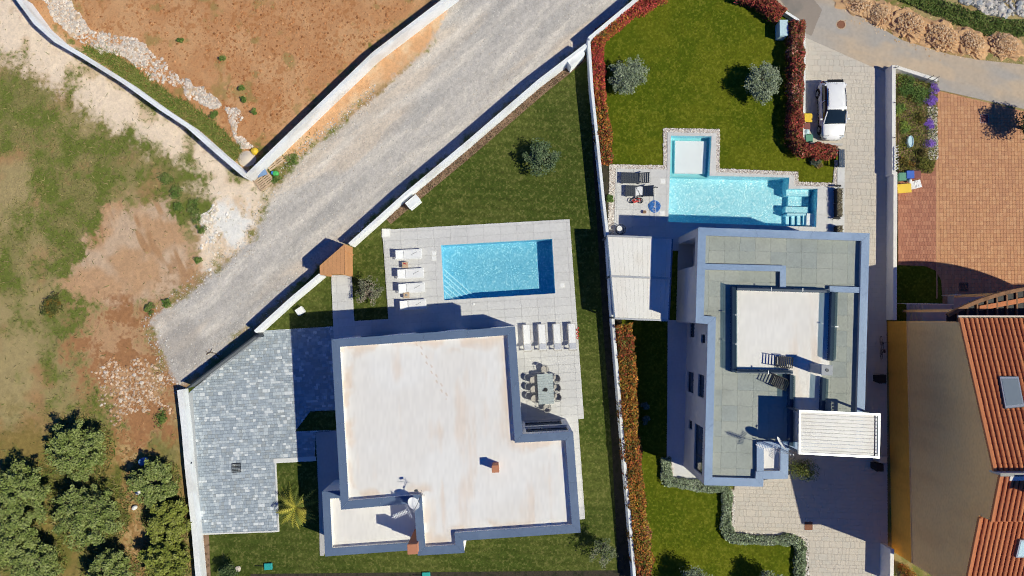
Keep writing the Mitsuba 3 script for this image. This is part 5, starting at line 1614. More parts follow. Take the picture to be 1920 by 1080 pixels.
bin_('storage_box', 'bright yellow box beside the white car', 1515.5, 220.5, 0.54, 0.58, 0.5, 'yellow', rz=-0.04, cat_='box')
bin_('storage_box', 'dark red box just below the yellow box beside the car', 1513, 236, 0.42, 0.42, 0.42, 'maroon', cat_='box')
bin_('storage_box', 'dull green box at the corner of the red hedge near the car bonnet', 1517.5, 259, 0.48, 0.5, 0.5, 'green_plastic', cat_='box')
x, y = W(1512, 248, 0.4)
b = _ico.copy().subdivide()
b.vertices = b.vertices * [0.26, 0.3, 0.26] * (1 + 0.3 * (meshkit.fbm(b.vertices * 2.3, 3, 4)[:, None] - 0.5))
one('plastic_bag', rot(b, at=(x, y, 0.33)), 'pale_blue', 'pale blue bag lying between dark red and green boxes', 'bag', smooth=50)
add(thing('kerb_bench', 'long low grey concrete ledge in front of the car', 'ledge'), prism(P([(1519, 267), (1580, 268.5), (1580, 273), (1519, 271.5)], 0.35), 0.0, 0.35), 'render_grey')
bin_('recycling_bin', 'pale green bin in the garden bed corner next to the blue bin', 1693, 331, 0.48, 0.52, 0.8, 'green_plastic')
bin_('recycling_bin', 'bright blue bin between green bin and brown box', 1707.5, 327, 0.50, 0.5, 0.85, 'blue')
bin_('storage_box', 'brown box right of the blue bin', 1720, 327, 0.5, 0.5, 0.6, 'maroon', cat_='box')
bin_('storage_box', 'big yellow lidded box below the coloured bins', 1696, 353, 0.95, 0.6, 0.6, 'yellow', rz=0.08, cat_='box')
x, y = W(1708, 338, 0.5)
b = _ico.copy().subdivide()
b.vertices = b.vertices * [0.16, 0.15, 0.2]
one('white_ball', rot(b, at=(x, y, 0.3)), 'white_paint', 'white round lump at the foot of the blue bin', 'ball', smooth=True)
t = thing('paper_sack', 'creased white sack lying right of the big yellow box', 'sack')
x, y = W(1717, 346, 0.15)
rng = np.random.default_rng(5)
gx, gy = np.meshgrid(np.linspace(-0.4, 0.4, 9), np.linspace(-0.28, 0.28, 7))
pz = 0.10 + 0.10 * rng.random(gx.shape) * (1 - (gx / 0.42) ** 2)
pts = np.c_[gx.ravel(), gy.ravel(), pz.ravel()]
fa = [g for j in range(6) for i in range(8) for g in ([j * 9 + i, j * 9 + i + 1, j * 9 + i + 10], [j * 9 + i, j * 9 + i + 10, j * 9 + i + 9])]
add(t + '__top', rot(trimesh.Trimesh(pts, fa, process=False), 0.25, at=(x, y, 0.05)), 'white_fabric')
add(t + '__body', rot(obox(0.7, 0.48, 0.12, bev=0.04), 0.25, at=(x, y, 0.12)), 'white_fabric')
bin_('wheelie_bin', 'black bin in the shade against the ochre wall, near its middle', 1655, 711, 0.5, 0.55, 0.95, 'black')
bin_('wheelie_bin', 'black bin in the shade below the white louvred pergola', 1650, 877, 0.5, 0.5, 0.95, 'black')
cabinet('utility_cabinet', 'grey cabinet beside the lower corner of the white louvred pergola', 1656, 862, 0.42, 0.4, 1.0, 0, 'steel', 0.09)
t = thing('bicycle', 'dark bicycle leaning in the shade by the upper end of the ochre wall', 'bicycle')
x, y = W(1652, 652, 0.4)
for dy in (-0.5, 0.5):
    add(t + '__wheel', ring_tube((x, y + dy, 0.42), 0.32, np.array([1.0, 0.0, 0.25]) / 1.03, 0.02), 'rubber')
add(t + '__frame', cat(pipe([(x, y - 0.5, 0.42), (x - 0.05, y - 0.18, 0.85), (x - 0.05, y + 0.36, 0.88), (x, y + 0.5, 0.42)], 0.022), pipe([(x - 0.05, y - 0.18, 0.85), (x, y - 0.05, 0.38), (x - 0.05, y + 0.36, 0.82)], 0.022), tube((x, y - 0.5, 0.42), (x, y - 0.05, 0.38), 0.018)), 'dark_metal')
add(t + '__saddle', obox(0.14, 0.26, 0.06, (x - 0.06, y - 0.22, 0.98), bev=0.02), 'black')
add(t + '__handlebar', cat(tube((x - 0.05, y + 0.36, 0.88), (x - 0.06, y + 0.36, 1.02), 0.02), tube((x - 0.34, y + 0.4, 1.03), (x + 0.22, y + 0.4, 1.03), 0.016)), 'black')

# ------------------------------------------------------------------ pallets and clutter at the wall corner
def pallet(label, px, py, rz, z=0.0, tilt=0.0):
    x, y = W(px, py, 0.2)
    t = thing('wooden_pallet', label, 'pallet')
    M = trimesh.transformations.concatenate_matrices(trimesh.transformations.translation_matrix((x, y, z)), trimesh.transformations.rotation_matrix(rz, [0, 0, 1]), trimesh.transformations.rotation_matrix(tilt, [1, 0, 0]))

    def put(n_, m):
        m.apply_transform(M)
        add(f'{t}__{n_}', m, 'pallet_wood')
    for i in range(7):
        put('board', obox(1.25, 0.105, 0.024, (0, -0.47 + i * 0.157, 0.138)))
    for i in range(3):
        put('bottom_board', obox(1.25, 0.11, 0.022, (0, -0.45 + i * 0.45, 0.012)))
    for i in range(3):
        put('bearer', obox(0.10, 1.05, 0.095, (-0.55 + i * 0.55, 0, 0.075)))


AP = math.radians(37)
pallet('upper wooden pallet lying along the white wall corner', 511, 300, AP, 0.02)
pallet('lower wooden pallet beside the sandy track, under the white sheet', 494, 338, AP, 0.02)
x, y = W(476, 325, 0.2)
k = thing('plastic_sheet', 'crumpled pale sheet and glass panes on the corner of the white walls', 'sheet')
rng = np.random.default_rng(9)
for i in range(4):
    q = obox(0.75 - i * 0.08, 0.5, 0.02, (x - 0.05 + i * 0.07, y - 0.05 + 0.05 * i, 0.2 + i * 0.05), AP + i * 0.13, rx=0.04 * i)
    add(k + '__pane', q, 'white_paint' if i % 2 else 'pale_blue')
x, y = W(487, 317, 0.45)
gx, gy = np.meshgrid(np.linspace(-0.36, 0.36, 9), np.linspace(-0.5, 0.5, 11))
zz = 0.45 - 0.5 * (gx ** 2) - 0.25 * np.abs(gy) + 0.10 * (meshkit.fbm(np.stack([gx * 4, gy * 4, gx * 0], -1), 3, 3) - 0.5)
pts = np.c_[gx.ravel(), gy.ravel(), zz.ravel()]
fa = [g for j in range(10) for i in range(8) for g in ([j * 9 + i, j * 9 + i + 1, j * 9 + i + 10], [j * 9 + i, j * 9 + i + 10, j * 9 + i + 9])]
one('tarpaulin', rot(trimesh.Trimesh(pts, fa, process=False), 0.35, at=(x, y, 0.02)), 'tarp_blue', 'crumpled grey blue tarpaulin beside the pallets', 'tarpaulin', smooth=True)
x, y = W(515, 325, 0.2)
t = thing('plastic_bag', 'bright green and blue bag dropped beside the pallets', 'bag')
for dx, m, s in ((0.06, 'bag_green', 0.24), (-0.14, 'hose_blue', 0.15)):
    b = _ico.copy().subdivide()
    b.vertices = b.vertices * [s, s * 0.9, s * 0.7] * (1 + 0.5 * (meshkit.fbm(b.vertices * 2.5, 3, 6)[:, None] - 0.5))
    add(t + '__sack', rot(b, at=(x + dx, y - dx * 0.3, 0.17)), m, smooth=50)
x, y = W(477, 283, 0.2)
b = _ico.copy().subdivide()
b.vertices = b.vertices * [0.26, 0.26, 0.2] * (1 + 0.5 * (meshkit.fbm(b.vertices * 2.2, 3, 8)[:, None] - 0.5))
one('orange_sack', rot(b, at=(x, y, 0.16)), 'yellow', 'orange yellow sack in the sharp corner of the earth plot', 'sack', smooth=50)
one('sand_heap', trimesh.Trimesh(*(lambda g: (g[0], g[1]))((lambda a_, r_: (np.vstack([[*W(462, 297, 0.1), 0.3]] + [[W(462, 297, 0.1)[0] + r_ * t_ * math.cos(q) * 0.9, W(462, 297, 0.1)[1] + r_ * t_ * math.sin(q) * 0.8, 0.3 * (1 - t_)] for t_ in (0.5, 1.0) for q in a_]),
    [[0, 1 + i, 1 + (i + 1) % 16] for i in range(16)] + [h for i in range(16) for h in ([1 + i, 17 + i, 17 + (i + 1) % 16], [1 + i, 17 + (i + 1) % 16, 1 + (i + 1) % 16])]))(np.arange(16) * 2 * math.pi / 16, 0.75)), process=False), 'rock_pale', 'pale heap of sand in the corner where the white walls meet', 'sand heap', smooth=True)

# ------------------------------------------------------------------ odds and ends
x, y = W(396, 662, 0.05)
one('broken_branch', cat(pipe([(x - 0.35, y - 0.1, 0.05), (x - 0.05, y + 0.05, 0.12), (x + 0.3, y - 0.02, 0.08), (x + 0.5, y - 0.2, 0.04)], 0.035), tube((x - 0.05, y + 0.05, 0.12), (x + 0.1, y + 0.3, 0.1), 0.02), tube((x - 0.2, y, 0.08), (x - 0.4, y + 0.15, 0.05), 0.02)), 'bark', 'dark broken branch lying on the gravel above the sliding gate', 'branch')
for px, py, nm in ((503, 1062, 'left'), (799, 1079, 'right')):
    x, y = W(px, py, 0.1)
    t = thing('irrigation_box', f'small teal plastic box on the lower lawn of the left villa, the {nm} one', 'box')
    add(t + '__box', obox(0.58, 0.46, 0.16, (x, y, 0.10), A1, bev=0.03), 'teal')
    add(t + '__pipe', tube((x - 0.3, y, 0.06), (x - 0.95, y + 0.03, 0.05), 0.025, n=6), 'black')
x, y = W(1083, 625, 0.15)
one('red_rope', pipe([(x + 0.09 * math.sin(q * 1.7), y + 0.45 - q * 0.075, ZT + 0.03) for q in np.arange(0, 12, 0.5)], 0.03), 'red', 'tangled red rope on the terrace edge beside the last lounger', 'rope')
x, y = W(267, 866, 0.5)
t = thing('water_barrel', 'blue barrel standing by the path between the olive trees', 'barrel')
add(t + '__barrel', cat(tube((x, y, 0), (x, y, 0.3), 0.24, 0.28, 16), tube((x, y, 0.3), (x, y, 0.6), 0.28, 0.24, 16)), 'hose_blue')
add(t + '__cap', tube((x, y, 0.6), (x, y, 0.63), 0.2, 0.2, 16), 'tarp_blue')
for px, py, nm in ((257, 924, 'upper'), (250, 953, 'lower')):
    x, y = W(px, py, 0.3)
    b = _ico.copy().subdivide()
    b.vertices = b.vertices * [0.22, 0.16, 0.16] * (1 + 0.4 * (meshkit.fbm(b.vertices * 2.4, 3, px)[:, None] - 0.5))
    one('white_sack', rot(b, 0.6, at=(x, y, 0.13)), 'white_fabric', f'small white sack at the edge of the orchard path, the {nm} one', 'sack', smooth=50)
x, y = W(446, 1067, 0.1)
one('garden_stone', rock_mesh(x, y, 0.18, np.random.default_rng(3)), 'rock_pale', 'pale stone under the small tree at the bottom left lawn corner', 'stone')
x, y = W(1708, 265, 0.4)
t = thing('watering_tub', 'pale blue oval tub standing in the garden bed', 'tub')
ov = affinity.scale(Point(x, y).buffer(1.0), 0.20, 0.42)
add(t + '__tub', prism(ov.difference(ov.buffer(-0.03)), 0.06, 0.42), 'pale_blue')
add(t + '__water', sheet(ov.buffer(-0.032), 0.36), 'pale_blue')
for i, (p_, q_) in enumerate((((1677, 127), (1684, 126)), ((1676, 192), (1679, 193)), ((1675, 258), (1678, 259)), ((1735, 151), (1750, 142)), ((1748, 152), (1760, 144)), ((1733, 220), (1754, 213)), ((1736, 250), (1752, 245)))):
    (ax, ay), (bx, by) = P([p_, q_], 1.1)
    t = thing('fence_rod', ('black bent rod on the top corner of the driveway wall', 'black bent rod on the driveway wall beside the upper garden bed', 'black bent rod on the driveway wall beside the blue tub', 'left black rod at the end of the low lane wall', 'right black rod at the end of the low lane wall', 'black rod across the pebbles between the purple flowers', 'black rod across the lower purple flowers')[i], 'rod')
    add(t + '__rod', tube((ax, ay, 1.12), (bx, by, 1.2), 0.025, n=6), 'black')
    add(t + '__stake', tube(((ax + bx) / 2, (ay + by) / 2, 0.05), ((ax + bx) / 2, (ay + by) / 2, 1.16), 0.015, n=5), 'black')
t = thing('wall_trellis', 'white ornamental iron panel in the gap of the driveway wall', 'railing')
for i in range(9):
    x, y = W(1673.5, 276 + i * 5.2, 0.6)
    add(t + '__bar', obox(0.05, 0.03, 1.0, (x + 0.18, y, 0.55)), 'white_paint')
(ax, ay), (bx, by) = P([(1674.5, 275), (1674.5, 320)], 1.08)
add(t + '__rail', cat(tube((ax + 0.1, ay, 1.12), (bx + 0.1, by, 1.12), 0.03, n=6), *[ring_tube((ax + 0.14, ay + (by - ay) * q, 1.14), 0.12, np.array([0.3, 0, 0.95]), 0.02) for q in (0.15, 0.4, 0.65, 0.9)]), 'white_paint')

# ================================================================== PLANTS
tree('olive_tree', 'round silvery olive tree on the lush lawn near the long red hedge', *W(1181, 143, 1.3), 1.4, 2.0, OLIVE, 110, 60, 0.13, 1, csize=0.22, spread=0.92)
tree('olive_tree', 'round silvery olive tree on the lush lawn, left of the car hedge', *W(1432, 155, 1.3), 1.36, 2.2, OLIVE, 110, 60, 0.13, 2, csize=0.22, spread=0.92)
tree('olive_tree', 'loose green young tree on the olive lawn above the left pool', *W(1016, 296, 1.1), 1.25, 1.8, [(0.07, 0.12, 0.05), (0.11, 0.16, 0.08), (0.17, 0.22, 0.12)], 34, 110, 0.14, 3, csize=0.30, spread=0.85)
tree('olive_tree', 'sparse grey branched bush beside the entrance path', *W(688, 548, 1.0), 1.15, 1.7, [(0.14, 0.15, 0.09), (0.22, 0.23, 0.15), (0.30, 0.25, 0.20)], 30, 55, 0.11, 4, csize=0.25, spread=0.9, stems=5, trunk_r=0.05)
tree('olive_tree', 'thin young tree on the lawn below the left villa corner', *W(1134, 1030, 1.2), 1.05, 2.1, [(0.09, 0.13, 0.05), (0.16, 0.19, 0.10), (0.25, 0.25, 0.17)], 26, 60, 0.12, 5, csize=0.27, spread=0.9)
tree('olive_tree', 'tree cut by the lower picture edge, left one on the lush lawn', *W(1302, 1094, 1.5), 1.3, 2.5, OLIVE, 46, 110, 0.13, 6)
tree('olive_tree', 'tree cut by the lower picture edge, right one on the lush lawn', *W(1446, 1100, 1.5), 1.2, 2.5, OLIVE, 46, 110, 0.13, 7)
tree('olive_tree', 'small tree in the bottom left corner of the olive lawn', *W(428, 1070, 0.8), 0.75, 1.5, [(0.05, 0.09, 0.03), (0.09, 0.13, 0.05)], 22, 70, 0.12, 8)
tree('garden_tree', 'dark tree reaching in from the right edge at the brick courtyard', *W(1956, 226, 2.2), 1.5, 3.2, DARKGREEN, 50, 110, 0.15, 9)
orch = [((150, 842), 2.0, 2.6), ((172, 962), 2.25, 2.7), ((42, 925), 2.1, 2.7), ((20, 1010), 1.9, 2.6), ((70, 1055), 1.7, 2.4), ((290, 905), 1.55, 2.2), ((318, 975), 1.5, 2.1), ((312, 1052), 1.6, 2.3), ((205, 1072), 1.6, 2.4)]
lab = ['topmost olive tree of the orchard', 'big olive tree in the middle of the orchard', 'olive tree at the left picture edge, upper one', 'olive tree at the left picture edge, middle one', 'olive tree in the bottom left picture corner',
       'olive tree right of the orchard path, below the blue barrel', 'yellow green olive tree beside the driveway wall', 'lowest olive tree beside the driveway wall', 'olive tree at the lower edge just left of the orchard path']
for i, ((px, py), r, h) in enumerate(orch):
    tree('orchard_tree', lab[i], *W(px, py, 1.4), r * 0.97, h, ORCHARD if i not in (6, 7) else [(0.16, 0.20, 0.03), (0.24, 0.27, 0.05), (0.30, 0.32, 0.09)], 130, 85, 0.16, 20 + i, 'olive trees of the orchard', 0.11, csize=0.16, spread=1.0)

RED = [(0.10, 0.09, 0.015), (0.40, 0.06, 0.045), (0.50, 0.07, 0.065), (0.30, 0.06, 0.04), (0.52, 0.19, 0.15)]
ORG = [(0.34, 0.06, 0.04), (0.13, 0.13, 0.03), (0.36, 0.11, 0.03), (0.40, 0.20, 0.035), (0.22, 0.21, 0.03), (0.44, 0.17, 0.10)]
DRED = [(0.34, 0.05, 0.04), (0.24, 0.09, 0.04), (0.40, 0.07, 0.06), (0.15, 0.10, 0.03), (0.50, 0.23, 0.19)]
hedge('red_hedge', 'red and orange hedge from the top along the garden wall to the right pool', P([(1250, -15), (1180, 25), (1122, 68), (1119, 100), (1124, 180), (1131, 255), (1136, 308)], 0.8), 0.95, 1.35, ORG[:4] + RED[1:4], 900, 0.17, 1)
hedge('red_hedge', 'dark red hedge at the top edge beside the concrete lane', P([(1385, -15), (1430, 4), (1466, 30)], 0.8), 1.1, 1.35, DRED, 900, 0.17, 2)
hedge('red_hedge', 'dark red hedge between lush lawn and parked car', P([(1493, 42), (1492, 120), (1491, 200), (1490, 262), (1503, 281), (1566, 285)], 0.8), 1.0, 1.45, DRED, 900, 0.17, 3)
hedge('red_hedge', 'long orange red hedge along the garden wall beside the right villa', P([(1166, 608), (1173, 660), (1180, 800), (1186, 880), (1195, 960), (1203, 1040), (1208, 1095)], 0.8), 1.28, 1.6, ORG, 900, 0.17, 4)
SILVER = [(0.13, 0.19, 0.09), (0.20, 0.26, 0.14), (0.29, 0.35, 0.23), (0.36, 0.40, 0.31)]
hedge('lavender_hedge', 'low silvery green border around the corner below the right villa west path', P([(1248, 858), (1251, 902), (1300, 910), (1352, 914), (1364, 922), (1361, 990), (1372, 1010), (1440, 1014), (1490, 1012), (1502, 1024), (1498, 1095)], 0.3), 0.74, 0.5, SILVER, 700, 0.15, 5)
GR = [(0.06, 0.13, 0.03), (0.10, 0.18, 0.04), (0.16, 0.25, 0.06), (0.25, 0.32, 0.06)]
for px, py, r, h, lb, pal in ((1702, 160, 0.95, 0.9, 'dark green leafy shrub in the upper left of the garden bed', GR), (1726, 176, 0.85, 0.8, 'green leafy shrub in the upper right of the garden bed', GR), (1690, 205, 0.55, 0.6, 'small light green shrub against the driveway wall', GR[1:]),
                              (1738, 308, 0.65, 0.9, 'rounded shrub with yellowish leaves at the lower end of the garden bed', [(0.10, 0.11, 0.02), (0.16, 0.17, 0.03), (0.24, 0.22, 0.05)]), (1700, 305, 0.6, 0.5, 'low shrub with orange tips beside the bins', [(0.12, 0.13, 0.03), (0.2, 0.16, 0.04), (0.34, 0.15, 0.03)]),
                              (1698, 240, 0.5, 0.45, 'low light green plant left of the garden bed middle', GR[2:]), (1726, 222, 0.5, 0.4, 'low reddish brown plant in the middle of the garden bed', [(0.24, 0.15, 0.05), (0.18, 0.17, 0.04)]),
                              (1728, 288, 0.45, 0.5, 'dark brown shrub above the yellowish one in the garden bed', [(0.05, 0.05, 0.015), (0.09, 0.07, 0.02)]),
                              (1528, 303, 0.42, 0.6, 'small spiky bluish shrub on the lush lawn below the red hedge', [(0.08, 0.12, 0.09), (0.13, 0.16, 0.12)]), (1536, 308, 0.28, 0.45, 'small tan tuft on the lawn below the red hedge', [(0.34, 0.22, 0.10), (0.25, 0.2, 0.08)]),
                              (1143, 372, 0.34, 0.6, 'small green bush against the garden wall left of the loungers', GR), (1210, 760, 0.34, 0.6, 'pale round shrub in the shade beside the orange hedge, upper one', [(0.25, 0.30, 0.22), (0.17, 0.22, 0.14)]),
                              (1212, 788, 0.34, 0.6, 'pale round shrub in the shade beside the orange hedge, lower one', [(0.22, 0.26, 0.18), (0.13, 0.18, 0.10)]), (1503, 880, 1.05, 1.9, 'bushy grass like shrub at the corner of the right villa', [(0.07, 0.10, 0.02), (0.12, 0.15, 0.03), (0.2, 0.21, 0.06)]),
                              (94, 573, 0.95, 0.7, 'dark bush alone in the patchy field', [(0.06, 0.085, 0.02), (0.11, 0.12, 0.03), (0.24, 0.15, 0.03)]), (1700, 1074, 0.8, 0.9, 'red brown bush at the bottom edge by the ochre wall', ORG)):
    shrub('shrub', lb, *W(px, py, h / 2), r, h, pal, int(1100 * max(r, 0.5) ** 2) + 500, 0.11, int(px))
PUR = [(0.20, 0.08, 0.50), (0.30, 0.14, 0.66), (0.40, 0.24, 0.74), (0.08, 0.11, 0.03)]
for px, py, r, lb in ((1751, 168, 0.46, 'purple flowers at the top corner of the brick courtyard'), (1746, 188, 0.52, 'second clump of purple flowers from the top'), (1743, 232, 0.46, 'purple flowers in the middle of the pebble strip'), (1742, 270, 0.44, 'lowest clump of purple flowers on the pebble strip')):
    shrub('purple_flowers', lb, *W(px, py, 0.2), r, 0.45, PUR[:3] + PUR[1:3] + PUR[3:], 1000, 0.08, int(py), kind_word='flowers')
WEED = [(0.08, 0.15, 0.03), (0.14, 0.21, 0.045), (0.23, 0.26, 0.09)]
weeds = [((338, 76), 0.4, 'weed on the orange earth plot, the topmost'), ((416, 109), 0.4, 'weed on the orange earth plot, right of the topmost'), ((453, 163), 0.4, 'weed on the orange earth plot, first of a row of three'), ((460, 186), 0.42, 'weed on the orange earth plot, second of a row of three'), ((473, 209), 0.4, 'weed on the orange earth plot, third of a row of three'),
         ((400, 215), 0.55, 'green tuft on the strip between white wall and stones'), ((310, 335), 0.8, 'leafy weed clump at the edge of the sandy track, upper'), ((330, 360), 0.8, 'leafy weed clump at the edge of the sandy track, middle'), ((338, 390), 0.7, 'dark weed clump above the bare patch'),
         ((362, 385), 0.8, 'weed clump left of the white chalky patch'), ((368, 405), 0.7, 'weed clump touching the white chalky patch'), ((378, 430), 0.55, 'spiky weed below the white chalky patch'), ((372, 488), 0.45, 'dark spiky plant beside the end of the gravel road'),
         ((282, 578), 0.6, 'green tuft on the brown soil left of the gravel road'), ((312, 568), 0.5, 'small tuft right at the gravel road edge'), ((548, 300), 0.75, 'weed clump right of the upper pallet'), ((518, 340), 0.6, 'weed clump right of the lower pallet'), ((306, 786), 0.9, 'low weeds beside the upper end of the driveway wall')]
for i, ((px, py), r, lb) in enumerate(weeds):
    shrub('weed', lb, *W(px, py, 0.15), r * 0.8, 0.4, WEED, int(500 * r) + 250, 0.10, 300 + i, kind_word='weed')

# palm
PALM = thing('palm', 'yellow green sago palm with long fronds in the small lawn', 'palm')
x, y = W(553, 952, 0.9)
add(PALM + '__trunk', tube((x, y, 0), (x, y, 0.75), 0.24, 0.2, 12), 'bark')
rng = np.random.default_rng(77)
for i in range(46):
    a = rng.uniform(0, 2 * math.pi)
    el = rng.uniform(0.15, 1.1)
    Lf = rng.uniform(1.25, 1.75)
    pts, cols = [], []
    s = np.linspace(0, 1, 13)
    hx = np.cos(a) * Lf * s * math.cos(el * 0.6)
    hy = np.sin(a) * Lf * s * math.cos(el * 0.6)
    hz = 0.75 + Lf * (math.sin(el) * s - 0.75 * s ** 2.2)
    spine = np.c_[x + hx, y + hy, np.maximum(hz, 0.06)]
    side = np.array([-math.sin(a), math.cos(a), 0])
    v, f = [], []
    for j in range(1, 13):
        wl = 0.20 * math.sin(math.pi * (0.12 + 0.82 * s[j]))
        d = (spine[j] - spine[j - 1])
        for sg in (-1, 1):
            n0 = len(v)
            tip = spine[j] + side * sg * wl + d * 0.7 - [0, 0, 0.03]
            v += [spine[j] - d * 0.28, spine[j] + d * 0.28, tip]
            f.append([n0, n0 + 1, n0 + 2])
    c = np.array([(0.38, 0.35, 0.05), (0.46, 0.41, 0.07), (0.28, 0.29, 0.045), (0.18, 0.22, 0.04)][rng.integers(4)]) * rng.uniform(0.8, 1.2)
    fr = cat(trimesh.Trimesh(np.array(v), f, process=False), pipe([tuple(q) for q in spine[::3]], 0.012, 4))
    add(PALM + '__frond', fr, 'foliage', color=np.tile(c, (len(fr.vertices), 1)))

# ------------------------------------------------------------------ stones
rng = np.random.default_rng(41)


def rock_group(region, n_big, smin, smax, n_small, cols, m, group, label, stuff_label, z=0.0, seed=1):
    rng = np.random.default_rng(seed)
    patchy = lambda n: (lambda c: c[meshkit.fbm(np.c_[c * 0.9, c[:, :1] * 0], 4, seed) + rng.normal(0, 0.05, len(c)) > 0.5][:n])(scatter(region, n * 5, rng))
    for q in patchy(n_big):
        s = smin + (smax - smin) * rng.random() ** 2.2
        one('rock', rock_mesh(q[0], q[1], s, rng, z - 0.04), m[rng.integers(len(m))], label, 'rock', group)
    q = np.vstack([patchy(int(n_small * 0.8)), scatter(region, int(n_small * 0.2), rng)])
    mesh, col = rocks_stuff(np.c_[q, np.full(len(q), z)], 0.03 + 0.10 * rng.random(len(q)) ** 2.5, rng, cols)
    one('rubble', mesh, 'tinted', stuff_label, 'rubble', kind='stuff', color=col)


PALE = [(0.66, 0.57, 0.49), (0.60, 0.47, 0.37), (0.72, 0.65, 0.58), (0.55, 0.50, 0.45)]
R1 = unary_union([ragged(P(q), 0.4, 0.22, s) for s, q in enumerate((((62, -20), (118, -20), (165, 50), (235, 82), (245, 105), (190, 100), (130, 60)), ((200, 65), (250, 75), (320, 118), (345, 150), (330, 168), (290, 150), (240, 110)), ((335, 150), (390, 165), (410, 195), (400, 205), (350, 185)), ((420, 200), (455, 215), (440, 250), (470, 270), (450, 280), (428, 240))))])
rock_group(R1, 90, 0.08, 0.24, 9000, PALE, ['mat_rock_pale', 'mat_rock_pale', 'mat_rock_tan'], 'pale limestone rocks along the upper left wall', 'pale limestone rock in the rubble strip beside the upper left white wall', 'pinkish white rubble strewn along the upper left white wall', 0.0, 51)
R2 = ragged(P([(1760, -40), (1800, 6), (1850, 26), (1930, 34), (1960, -40)]), 0.4, 0.2, 5)
rock_group(R2, 90, 0.10, 0.25, 6000, [(0.56, 0.53, 0.50), (0.42, 0.40, 0.38), (0.60, 0.55, 0.48), (0.16, 0.17, 0.18)], ['mat_rock_grey', 'mat_rock_pale', 'mat_kerb_grey'], 'grey white rocks in the upper right corner', 'grey white rock in the stone heap in the upper right corner', 'grey white rubble in the upper right corner', 0.05, 52)
R3 = ragged(P([(165, 700), (205, 670), (225, 690), (275, 672), (330, 700), (300, 745), (325, 775), (250, 770), (215, 800), (185, 760)]), 0.5, 0.35, 6)
rock_group(R3, 40, 0.07, 0.17, 1200, [(0.56, 0.41, 0.29), (0.62, 0.48, 0.36), (0.40, 0.23, 0.12)], ['mat_rock_tan', 'mat_rock_pale'], 'stones on the brown soil left of the driveway gate', 'stone half sunk in the brown soil left of the driveway gate', 'small stones and clods on brown soil left of the driveway gate', 0.0, 53)
R4 = ragged(P([(370, 400), (400, 395), (430, 390), (420, 440), (410, 500), (400, 520), (385, 470)]), 0.4, 0.25, 7)
rock_group(R4, 22, 0.08, 0.18, 500, [(0.76, 0.73, 0.69), (0.7, 0.62, 0.52)], ['mat_rock_pale'], 'chalky stones at the end of the gravel road', 'chalky white stone between weeds and the end of the gravel road', 'chalky white stone chips at the end of the gravel road', 0.01, 54)

# pebble beds of the right terrace
q = scatter(BEDS2, 5200, rng)
mesh, col = rocks_stuff(np.c_[q, np.full(len(q), 0.055)], 0.028 + 0.03 * rng.random(len(q)), rng, [(0.72, 0.68, 0.64), (0.80, 0.77, 0.74), (0.62, 0.54, 0.48), (0.35, 0.30, 0.28)])
structure('pebble_bed', sheet(BEDS2, 0.05), 'slab_edge', 'white pebble bed edging the right pool terrace')
one('pebbles', mesh, 'tinted', 'white and brown pebbles edging the right pool terrace', 'pebbles', kind='stuff', color=col)
BED4 = unary_union([line_poly(P(l), w) for l, w in (([(1258, 862), (1259, 903)], 0.28), ([(1374, 917), (1375, 1000), (1384, 1002)], 0.26), ([(1378, 1001), (1498, 1003), (1510, 1012), (1512, 1095)], 0.32), ([(1747, 200), (1749, 300)], 0.7))])
q = scatter(BED4, 2600, rng)
mesh, col = rocks_stuff(np.c_[q, np.full(len(q), 0.06)], 0.028 + 0.03 * rng.random(len(q)), rng, [(0.72, 0.68, 0.64), (0.80, 0.77, 0.74), (0.62, 0.54, 0.48)])
one('pebbles', mesh, 'tinted', 'white pebbles beside the silvery border and under the purple flowers', 'pebbles', kind='stuff', color=col)

# gravel grains and clods
q = scatter(shp(ROAD).buffer(-0.2).intersection(sbox(-38, -26, 14, 26)), 9000, rng)
mesh, col = rocks_stuff(np.c_[q, np.full(len(q), 0.016)], 0.012 + 0.03 * rng.random(len(q)) ** 3, rng, [(0.56, 0.53, 0.50), (0.46, 0.44, 0.42), (0.66, 0.63, 0.60), (0.50, 0.42, 0.35)])
one('gravel', mesh, 'tinted', 'loose grey gravel grains on the diagonal road', 'gravel', kind='stuff', color=col)
q = scatter(shp(ROAD).exterior.buffer(0.7).intersection(sbox(-38, -8, -10, 26)).difference(LAWN1.buffer(0.3)), 3500, rng)
mesh, col = rocks_stuff(np.c_[q, np.full(len(q), 0.014)], 0.015 + 0.05 * rng.random(len(q)) ** 3, rng, [(0.56, 0.53, 0.50), (0.46, 0.44, 0.42), (0.66, 0.63, 0.60), (0.50, 0.42, 0.35)])
one('gravel', mesh, 'tinted', 'gravel spilling over the left edge of the diagonal road', 'gravel', kind='stuff', color=col)
q = scatter(shp(PLOT).buffer(-0.5).intersection(sbox(-40, 8, 0, 26)), 4200, rng)
dens = meshkit.fbm(np.c_[q * 0.35, q[:, :1] * 0], 3, 8)
q = q[rng.random(len(q)) < np.clip((dens - 0.38) * 5, 0.05, 1)]
mesh, col = rocks_stuff(np.c_[q, np.full(len(q), 0.0)], 0.03 + 0.07 * rng.random(len(q)) ** 3, rng, [(0.44, 0.20, 0.085), (0.36, 0.155, 0.065), (0.52, 0.28, 0.14)])
one('earth_clods', mesh, 'tinted', 'small orange brown clods strewn over the earth plot', 'clods', kind='stuff', color=col)

